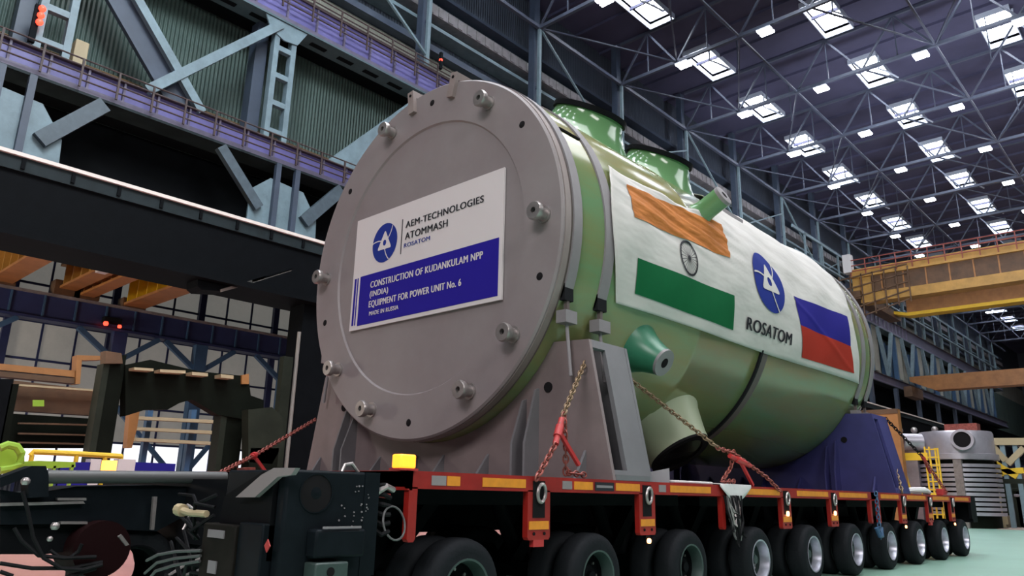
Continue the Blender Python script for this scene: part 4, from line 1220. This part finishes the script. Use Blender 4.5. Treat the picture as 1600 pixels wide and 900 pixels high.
# ------------------------------------------------------------------ drawbar and dolly on the left
DX = -2.4
t = thing('drawbar', (DX, 2.3, .6), 'black steel drawbar with long tube and hoses coupled ahead of the trailer', 'drawbar')
MB().cyl(P(72, 745, x=DX), P(352, 746, x=DX), .048, 20).build('tube', m_hoseg, t)
px_slab([(0, 747), (50, 728), (72, 728), (76, 742), (76, 776), (45, 778), (44, 745), (0, 762)], DX + .05, .18, 'hook_arm', m_pack, t)
px_slab([(0, 765), (45, 772), (120, 760), (240, 758), (330, 762), (362, 764), (362, 790), (300, 800), (245, 830), (130, 825), (128, 818), (0, 820)], DX - .05, .5, 'main_beam', m_pack, t)
px_slab([(0, 786), (130, 783), (133, 787), (0, 791)], DX, .06, 'beam_edge', m_steel, t)
px_slab([(95, 815), (137, 815), (137, 819), (95, 819)], DX, .05, 'beam_edge', m_steel, t)
px_slab([(90, 778), (135, 778), (135, 782), (90, 782)], DX, .05, 'beam_edge', m_steel, t)
px_slab([(240, 776), (246, 776), (241, 828), (236, 828)], DX + .06, .03, 'upright_rod', m_steel, t)
px_slab([(0, 822), (60, 815), (130, 820), (132, 858), (70, 866), (0, 866)], DX - .1, .5, 'lower_casting', m_chassis, t)
px_slab([(185, 838), (190, 835), (202, 851), (197, 853)], DX + .45, .02, 'blade', m_steel, t)
g = MB()
for pts in ([(35, 768), (44, 800), (52, 840), (68, 872), (96, 888), (130, 890), (160, 882)],
            [(22, 825), (34, 845), (60, 868), (100, 872), (150, 870)],
            [(0, 880), (50, 888), (110, 888), (160, 878)],
            [(78, 860), (92, 870), (108, 872), (122, 862), (128, 850)],
            [(0, 893), (20, 900)], [(95, 905), (120, 897), (150, 888)]):
    g.tube([P(a, b, x=DX + .12 + .01 * i) for i, (a, b) in enumerate(pts)], .014, 6)
g.build('cable', m_hose, t)
g = MB()
for pts in ([(292, 788), (300, 795), (294, 812), (286, 828)], [(262, 900), (290, 882), (320, 870), (350, 865)], [(272, 905), (300, 895), (340, 880)], [(285, 795), (296, 790), (302, 796)]):
    g.tube([P(a, b, x=DX + .8) for a, b in pts], .010, 6)
g.build('steel_hose', m_steel, t)
for a, b, r in ((290, 800, .035), (328, 838, .03), (86, 822, .03), (78, 842, .02), (40, 752, .03)):
    MB().sphere(P(a, b, x=DX + .3), r, 10).build('fitting', m_steel, t)
MB().box(-4.3, -.6, 2.9, 3.05, .55, 1.05).build('crosshead', m_chassis, t)
t2 = thing('dolly_wheel_set', (DX, 2.2, 0), 'dark steering wheel set with dull red hub drum under the drawbar at left', 'wheel set')
q = P(160, 858, x=DX + .1)
MB().cyl((DX + .1, q.y, q.z), (DX - .35, q.y, q.z), .20, 32).build('hub_drum', mat('dull_red', (.010, .0025, .003), .7), t2)
q = P(212, 888, x=DX - .1)
MB().lathe((DX - .1, q.y, R_T - .02), (-1, 0, 0), ty_prof, 48, cap=False).build('tyre', m_tyre, t2)
MB().lathe((DX - .1, q.y, R_T - .02), (-1, 0, 0), rim_prof, 30, cap=False).build('rim', m_chassis, t2)
MB().lathe((DX - .4, q.y, R_T - .02), (-1, 0, 0), ty_prof, 48, cap=False).build('tyre', m_tyre, t2)
MB().box(DX - .4, DX - .05, q.y + .3, q.y + .95, .2, .85).build('axle_housing', m_chassis, t2)
# red lashing bracket on the far front corner
q = P(355, 748, x=-4.6)
t = thing('lashing_bracket', (-4.6, 3.5, DZ), 'red lashing bracket at the left front of the trailer holding a chain', 'bracket')
px_slab([(342, 742), (375, 740), (376, 746), (368, 752), (364, 762), (340, 762)], -3.0, .15, 'bracket_plate', m_redpaint, t)
px_slab([(382, 731), (399, 730), (400, 740), (383, 742)], -3.2, .15, 'shackle', m_chain_r, t)

# ------------------------------------------------------------------ lashing chains
def chain(pts, link, m_, parent, name='links'):
    """links laid one by one along the line, alternate ones turned"""
    pts = [Vector(p) for p in pts]; g = MB(); k = 0; carry = 0
    for a, b in zip(pts, pts[1:]):
        d = b - a; L = d.length; d.normalize()
        u = d.cross(Vector((0, 0, 1)));  u.normalize(); w_ = d.cross(u)
        s_ = carry
        while s_ < L:
            g.torus(a + d * s_, d, u if k % 2 else w_, link * .72, link * .17, 10, 6, .62)
            s_ += link; k += 1
        carry = s_ - L
    return g.build(name, m_, parent)
def lashing(lab, segs, tb, m_top, m_low, link=.05):
    t = thing('lashing_chain', segs[0][0], lab, 'chain', None)
    chain(segs[0], link, m_top, t, 'upper_links')
    if len(segs) > 1: chain(segs[1], link, m_low, t, 'lower_links')
    if len(segs) > 2:
        chain(segs[2], link, m_low, t, 'tail_links')
    if tb:
        a, b = Vector(tb[0]), Vector(tb[1])
        g = MB().cyl(a, b, .026, 12); m = (a + b) / 2
        g.cyl(a + (b - a) * .3, a + (b - a) * .7, .036, 12)
        tbx = g.build('tensioner', m_redpaint, t)
        dd = (b - a).normalized()
        MB().bar(m, m + Vector((.02, .24, -.26)), .03).build('lever', m_redpaint, tbx)
    return t
A0 = P(913, 568, x=-.30); A1 = P(879, 650, x=-.10); A2 = P(868, 694, x=-.04); A3 = P(836, 752, x=.03)
lashing('brass coloured chain with red tensioner in front of the mauve grey saddle', [[A0, A1], [A1, A2, A3], [A1 + Vector((0, .02, 0)), P(884, 700, x=-.1), P(884, 738, x=-.12), P(912, 742, x=-.12)]], (A1 + (A2 - A1) * .1, A2), m_chain_b, m_chain_r)
B0 = P(975, 585, x=-.55); B1 = P(1122, 700, x=-.12); B2 = P(1146, 708, x=-.08); B3 = P(1198, 746, x=-.02); B4 = P(1218, 766, x=.03)
lashing('long rusty chain slanting from the front saddle down to the trailer edge below the banner', [[B0, B1], [B1, B2, B3, B4], [B2, P(1142, 730, x=-.1), P(1128, 752, x=-.1), P(1148, 752, x=-.1)]], (P(1140, 712, x=-.08), P(1172, 728, x=-.05)), m_chain_b, m_chain_r)
C0 = P(492, 656, x=-4.3); C1 = P(400, 710, x=-3.6); C2 = P(345, 738, x=-3.0)
lashing('thin reddish chain stretched left from the front saddle to the red bracket', [[C0, C1], [C1, C2]], (C1 + (C2 - C1) * .0, C1 + (C2 - C1) * .15), m_chain_r, m_chain_r, .045)
D0 = P(1373, 668, x=-.45); D1 = P(1398, 730, x=-.12); D2 = P(1410, 770, x=.03)
lashing('short brown chain hanging across the blue saddle', [[D0, D1], [D1, D2]], None, m_chain_b, m_chain_b, .06)
E0 = P(1385, 655, x=-.6); E1 = P(1440, 712, x=-.2); E2 = P(1478, 768, x=.03)
lashing('dark chain running right from the blue saddle past the yellow ladder', [[E0, E1], [E1, E2]], (E1, E1 + (E2 - E1) * .15), m_rubber, m_chain_r, .06)
tag(MB().box(-.1, 0.02, 15.9, 16.15, DZ + .003, DZ + .12).build('red_block', m_redpaint, solo=(0, 16, DZ), bevel=.01), 'small bright red block on the rear deck edge of the trailer', 'block')
tag(MB().tube([(-.3, 14.2, DZ + .03), (-.1, 14.5, DZ + .07), (-.05, 15.0, DZ + .08), (-.1, 15.4, DZ + .05), (-.2, 15.6, DZ + .03)], .05, 8).build('rolled_cloth', m_cloth_w, solo=(-.1, 14.8, DZ)), 'rolled pale cloth lying along the rear deck edge beyond the blue saddle', 'cloth')

# ================================================================== RIGHT SIDE
# gold bridge crane across the hall
def big_crane():
    y1, y2 = 108.0, 122.0
    t = thing('bridge_crane', (-31, y1, 29.6), 'huge gold double girder bridge crane spanning the hall at right', 'bridge crane')
    def zz(px, py, y): return P(px, py, y=y).z
    # near girder
    xl = -30.6
    zt = zz(1600, 392, y1); zb = zz(1600, 432, y1)
    MB().box(xl + 2.5, 15.6, y1, y1 + 1.6, zb, zt).build('front_girder', m_brown, t)
    MB().prism([(xl, y1, zt), (xl + 2.5, y1, zt), (xl + 2.5, y1, zb), (xl + 1.0, y1, zb + .8), (xl, y1, zb + .9)], (0, 1.6, 0)).build('girder_end', m_gold, t)
    MB().box(xl + 1, 15.6, y1 - .35, y1 + 1.8, zb - .5, zb + .8).build('front_flange', m_gold, t)
    MB().box(xl, 15.6, y1 - .5, y1 + 1.8, zt, zt + .25).build('walkway', m_gold, t)
    zb2 = zz(1600, 470, y2)
    MB().box(xl + 3, 15.6, y2, y2 + 1.8, zb2, zb2 + 2.4).build('rear_girder', m_orangesteel, t)
    MB().box(xl + 3, 15.6, y2 - .2, y2 + 2.0, zb2 - .05, zb2 + .45).build('rear_flange', m_brightyellow, t)
    MB().prism([(xl + 3, y2 - .2, zb2 - .05), (xl + 3, y2 - .2, zb2 + .45), (xl - .2, y2 - .2, zb2 + 1.3), (xl - .2, y2 - .2, zb2 + .9)], (0, 2.2, 0)).build('rear_flange_end', m_brightyellow, t)
    MB().box(xl - .5, xl + 1.2, y1 - 1, y2 + 3, zb, zb + 1.2).build('end_carriage', m_brown, t)
    hr = zt + 2.6
    for k in range(24):
        x = xl + k * 2.0
        if x < 15: MB().box(x, x + .13, y1 - .5, y1 - .37, zt + .25, hr).build('railing_post', m_chain_r, t)
    for z in (hr, hr - .8, hr - 1.6):
        MB().bar((xl, y1 - .45, z), (15, y1 - .45, z), .13).build('railing_rail', m_chain_r, t)
    MB().box(xl, 15.6, y1 - .2, y1, zt + .25, zt + 1.3).build('toe_girder', m_gold, t)
    for k in range(16):
        x = xl + 1 + k * 2.8
        MB().box(x, x + .18, y1 - .08, y1, zb, zt).build('stiffener', m_orangesteel, t)
    # access cage at the left end
    for k in range(7):
        x = xl - 1.4 + k * 1.5
        MB().bar((x, y1 - 1.2, zb - 3.5 + .35 * k), (x, y1 - 1.2, zt + .3), .16).build('cage_post', m_brown, t)
    for k in range(5):
        MB().bar((xl - 1.4, y1 - 1.2, zb - 3.2 + 1.55 * k), (xl + 7.6, y1 - 1.2, zb - 1.0 + 1.2 * k), .16).build('cage_rail', m_brown, t)
    MB().box(xl - 0.9, xl + .2, y1 - .6, y1 + .6, zt + .9, zt + 3.6).build('cabinet', m_cloth_w, t)
    return t
big_crane()
y3 = 132
zb = P(1600, 600, y=y3).z; zt = P(1600, 575, y=y3).z
t = thing('bridge_crane', (-31, y3, zb), 'lower orange bridge crane girder at the right edge below the yellow crane', 'bridge crane')
MB().box(-27.5, 15.6, y3, y3 + 2, zb, zt).build('girder', m_orangesteel, t)
MB().prism([(-27.5, y3, zb), (-27.5, y3, zt), (-31, y3, zt), (-31, y3, zb + 1.6)], (0, 2, 0)).build('girder_end', m_orangesteel, t)
MB().box(-27.5, 15.6, y3 - .3, y3 + 2.2, zb - .05, zb + .1).build('flange', m_orangesteel, t)
MB().box(-31.5, -30.3, y3 - 2, y3 + 4, zb - 1.0, zb + .6).build('end_carriage', m_brown, t)

# far truss columns between the runway and the violet girder, beyond the vessel
for k in range(11):
    y = 78 + 12 * k
    t = thing('lattice_column', (XW, y, 20.0), 'pale V-shaped lattice column above the lower far girder, %s beyond the vessel' % ORD[k], 'column', 'far lattice columns above the runway')
    MB().bar((XW + .3, y, 20.0), (XW + .3, y + 3.4, 27.3), .5).build('upright', m_lightsteel, t)
    MB().bar((XW + .3, y, 20.0), (XW + .3, y - 3.4, 27.3), .5).build('upright', m_lightsteel, t)
    MB().bar((XW - .2, y + 6, 20.0), (XW - .2, y + 6, 27.3), .6).build('upright', m_bluecol, t)
    MB().box(XW, XW + .1, y - 5.4, y - 3.4, 20.2, 27.3).build('sheet_panel', m_beige, t)
# gallery frames above the upper girder, beyond the vessel
t = thing('gallery_frame', (XW, 100, 29.6), 'rectangular blue grey gallery framing above the far runway girder', 'gallery')
for k in range(20):
    y = 96 + 6 * k
    MB().box(XW + .2, XW + .4, y - .15, y + .15, 29.6, 35.5).build('post', m_lightsteel, t)
MB().box(XW + .2, XW + .4, 92, 214, 35.2, 35.6).build('rail', m_lightsteel, t)
MB().box(XW + .1, XW + .5, 92, 214, 32.0, 32.25).build('rail', m_lightsteel, t)
# bright sheets / windows along the far left wall low
for k in range(26):
    y = 118 + k * 3.6
    m_ = (m_bluecol, m_lightsteel, m_beige, m_bluecol)[k % 4]
    c_ = MB().box(XW - 1.5, XW - 1.0, y, y + 1.5, 20.1, 26.0).build('wall_sheet', m_, solo=(XW, y, 20.1))
    tag(c_, 'tall %s wall sheet far down the hall on the left, %s of the row' % (('blue', 'pale blue', 'beige', 'blue')[k % 4], ORD[k]), 'wall sheet', 'far wall sheets above the runway')

# ---- stainless component with fins, to the right of the blue saddle
EY = 36.0
def ep(px, py): return P(px, py, y=EY)
a = ep(1418, 700); b = ep(1546, 700); top = ep(1480, 672).z
cx = (a.x + b.x) / 2 ; rr = (b.x - a.x) / 2
t = thing('stainless_vessel', (cx, EY + rr, 0), 'round ribbed stainless steel component with two pipe openings, standing beyond the trailer', 'vessel component')
zf = ep(1480, 718).z
MB().lathe((cx, EY + rr, 0), (0, 0, 1), [(0.0, rr * .86), (zf, rr * .86)], 64).build('core', m_machine, t)  # dark core colour stands for the shade between the fins
MB().lathe((cx, EY + rr, 0), (0, 0, 1), [(zf, rr * .92), (zf + .02, rr), (zf + .25, rr), (zf + .27, rr * .93), (top - .1, rr * .93), (top, rr * .9)], 64).build('drum', m_stainless, t)
for k in range(11):
    z = .5 + (zf - .6) * k / 11
    MB().lathe((cx, EY + rr, z), (0, 0, 1), [(0, rr * .9), (0, rr * 1.0), (.13, rr * 1.0), (.13, rr * .9)], 64, cap=False).build('fin_ring', m_stainless, t)
q = P(1501, 687, y=EY - .1)
pp = MB().lathe((q.x, EY + .5, q.z), (0.1, -1, 0), [(0, .42), (.7, .42), (.7, .32), (.3, .31)], 32).build('pipe_stub', m_stainless, t)
MB().lathe((q.x + .065, EY - .155, q.z), (0.1, -1, 0), [(0, .32), (.005, .001)], 28, cap=False).build('bore', m_dark, pp)
q = P(1413, 690, y=EY)
pp = MB().lathe((q.x + .5, EY + .6, q.z), (-.75, -.6, 0), [(0, .36), (.8, .36), (.8, .28), (.4, .27)], 32).build('pipe_stub', m_stainless, t)
MB().box(cx + rr * .1, cx + rr * .3, EY - .05, EY + .2, 0, zf).build('vertical_seam', m_steel, t)
for px in (1412, 1434, 1466, 1526):
    q = P(px, 668, y=EY + rr)
    MB().sphere((q.x, EY + rr * .6, top + .12), .14, 12).build('top_fitting', m_steel, t)
MB().box(cx - rr * .1, cx + rr * .7, EY + rr * .4, EY + rr * .8, top, top + .3).build('red_frame', m_chain_r, t)
q1 = ep(1404, 705)
MB().box(q1.x - .2, a.x + .2, EY + .5, EY + 2, 0, top - .3).build('side_casing', m_stainless, t)
# yellow access ladder
t = thing('yellow_ladder_tower', (ep(1455, 700).x, EY - 1.5, 0), 'yellow access ladder tower in front of the ribbed stainless component', 'ladder tower')
for px in (1445, 1452, 1461, 1465):
    q = P(px, 700, y=EY - 1.2)
    MB().box(q.x - .03, q.x + .03, EY - 1.26, EY - 1.2, 0, P(px, 700 if px > 1460 else 698, y=EY - 1.2).z).build('rail', m_brightyellow, t)
for k in range(9):
    q0 = P(1445, 700, y=EY - 1.2).x; q2 = P(1465, 700, y=EY - 1.2).x
    MB().box(q0, q2, EY - 1.28, EY - 1.22, .5 + k * .32, .55 + k * .32).build('rung', m_brightyellow, t)
q0 = P(1405, 712, y=EY - 1.2); q2 = P(1450, 712, y=EY - 1.2)
MB().box(q0.x, q2.x, EY - 1.3, EY - 1.1, q0.z - .2, q0.z + .1).build('platform', m_brightyellow, t)
MB().bar((P(1392, 668, y=EY - 1.2).x, EY - 1.2, P(1392, 668, y=EY - 1.2).z), (P(1420, 755, y=EY - 1.2).x, EY - 1.2, 1.2), .18).build('brace', m_brightyellow, t)
MB().box(P(1445, 770, y=EY - 1.2).x, P(1475, 770, y=EY - 1.2).x, EY - 1.6, EY - 1.2, 1.0, 1.35).build('base', m_brightyellow, t)
# orange board behind the blue saddle
q0 = P(1372, 640, y=34); q1 = P(1406, 680, y=34)
t = thing('orange_container', ((q0.x + q1.x) / 2, 34, 0), 'orange steel container standing just right of the green vessel end', 'container')
MB().box(q0.x - 1.5, q1.x, 34, 34.4, 0, q0.z).build('body', m_orangesteel, t)
MB().box(q0.x - 1.5, q1.x + .02, 33.98, 34, q0.z - .2, q0.z).build('top_rail', m_brown, t)
# scaffold/steel frame at right edge
t = thing('scaffold', (P(1575, 720, y=EY + 3).x, EY + 3, 0), 'cream and yellow braced steel stand at the right edge of the hall floor', 'scaffold')
def sp(px, py): return P(px, py, y=EY + 3)
MB().bar(sp(1545, 690), sp(1640, 690), .3).build('top_beam', m_cream, t)
for a, b in (((1545, 690), (1572, 720)), ((1600, 700), (1575, 725)), ((1548, 720), (1590, 745)), ((1545, 708), (1565, 745)), ((1600, 735), (1560, 738))):
    MB().bar(sp(*a), sp(*b), .24).build('brace', m_brightyellow if a[1] > 700 else m_cream, t)
for px in (1565, 1585, 1607):
    q = sp(px, 690); MB().bar((q.x, q.y, 0), q, .18).build('post', m_lightsteel, t)
MB().bar(sp(1550, 752), sp(1640, 752), .2).build('lower_beam', m_machine2, t)
# clutter on the far floor
random.seed(11)
kinds = [('steel_crate', 'crate', m_brown, 'brown'), ('steel_crate', 'crate', m_stainless, 'grey'), ('steel_crate', 'crate', m_machine2, 'olive'), ('steel_crate', 'crate', m_cream, 'cream')]
for k in range(12):
    nm, ct, m_, cl = kinds[k % 4]
    x = P(1515 + k * 11, 790, y=41 + (k % 3) * 1.5).x; y = 41 + (k % 3) * 1.5
    s1 = .35 + random.random() * .4; h = .7 + random.random() * 1.5
    o = MB().box(x - s1, x + s1, y, y + .8, 0, h)
    o.box(x - s1 - .05, x + s1 + .05, y - .05, y + .05, h * .8, h * .88)
    o.box(x - s1 * .3, x + s1 * .2, y + .1, y + .5, h, h + .3)
    tag(o.build(nm, m_, solo=(x, y, 0), bevel=.03), '%s steel crate in the clutter on the far floor, %s from the left' % (cl, ORD[k] if k else 'first'), ct, 'crates on the far floor')
t = thing('floor_pallet', (P(1535, 806, y=39.5).x, 39.5, 0), 'low cream timber pallet pile at the far edge of the green floor', 'pallet')
q = P(1540, 806, y=38.8)
MB().box(q.x - 1.1, q.x + .8, 38.8, 40, .15, .5).build('boards', m_cream, t)
for dx in (-.9, 0, .6): MB().box(q.x + dx, q.x + dx + .12, 38.8, 40, 0.02, .15).build('bearer', m_cream, t)

# short dark columns between the runway and the lower girder, far down the hall
for k in range(10):
    y = 70 + 12 * k
    o = MB().box(XW - .3, XW + .2, y - .5, y + .5, 14.2, 18.45).build('girder_post', m_bluesteel, solo=(XW, y, 14.2))
    tag(o, 'short blue grey post between runway and lower girder, %s beyond the vessel' % ORD[k], 'post', 'posts under the far girder')
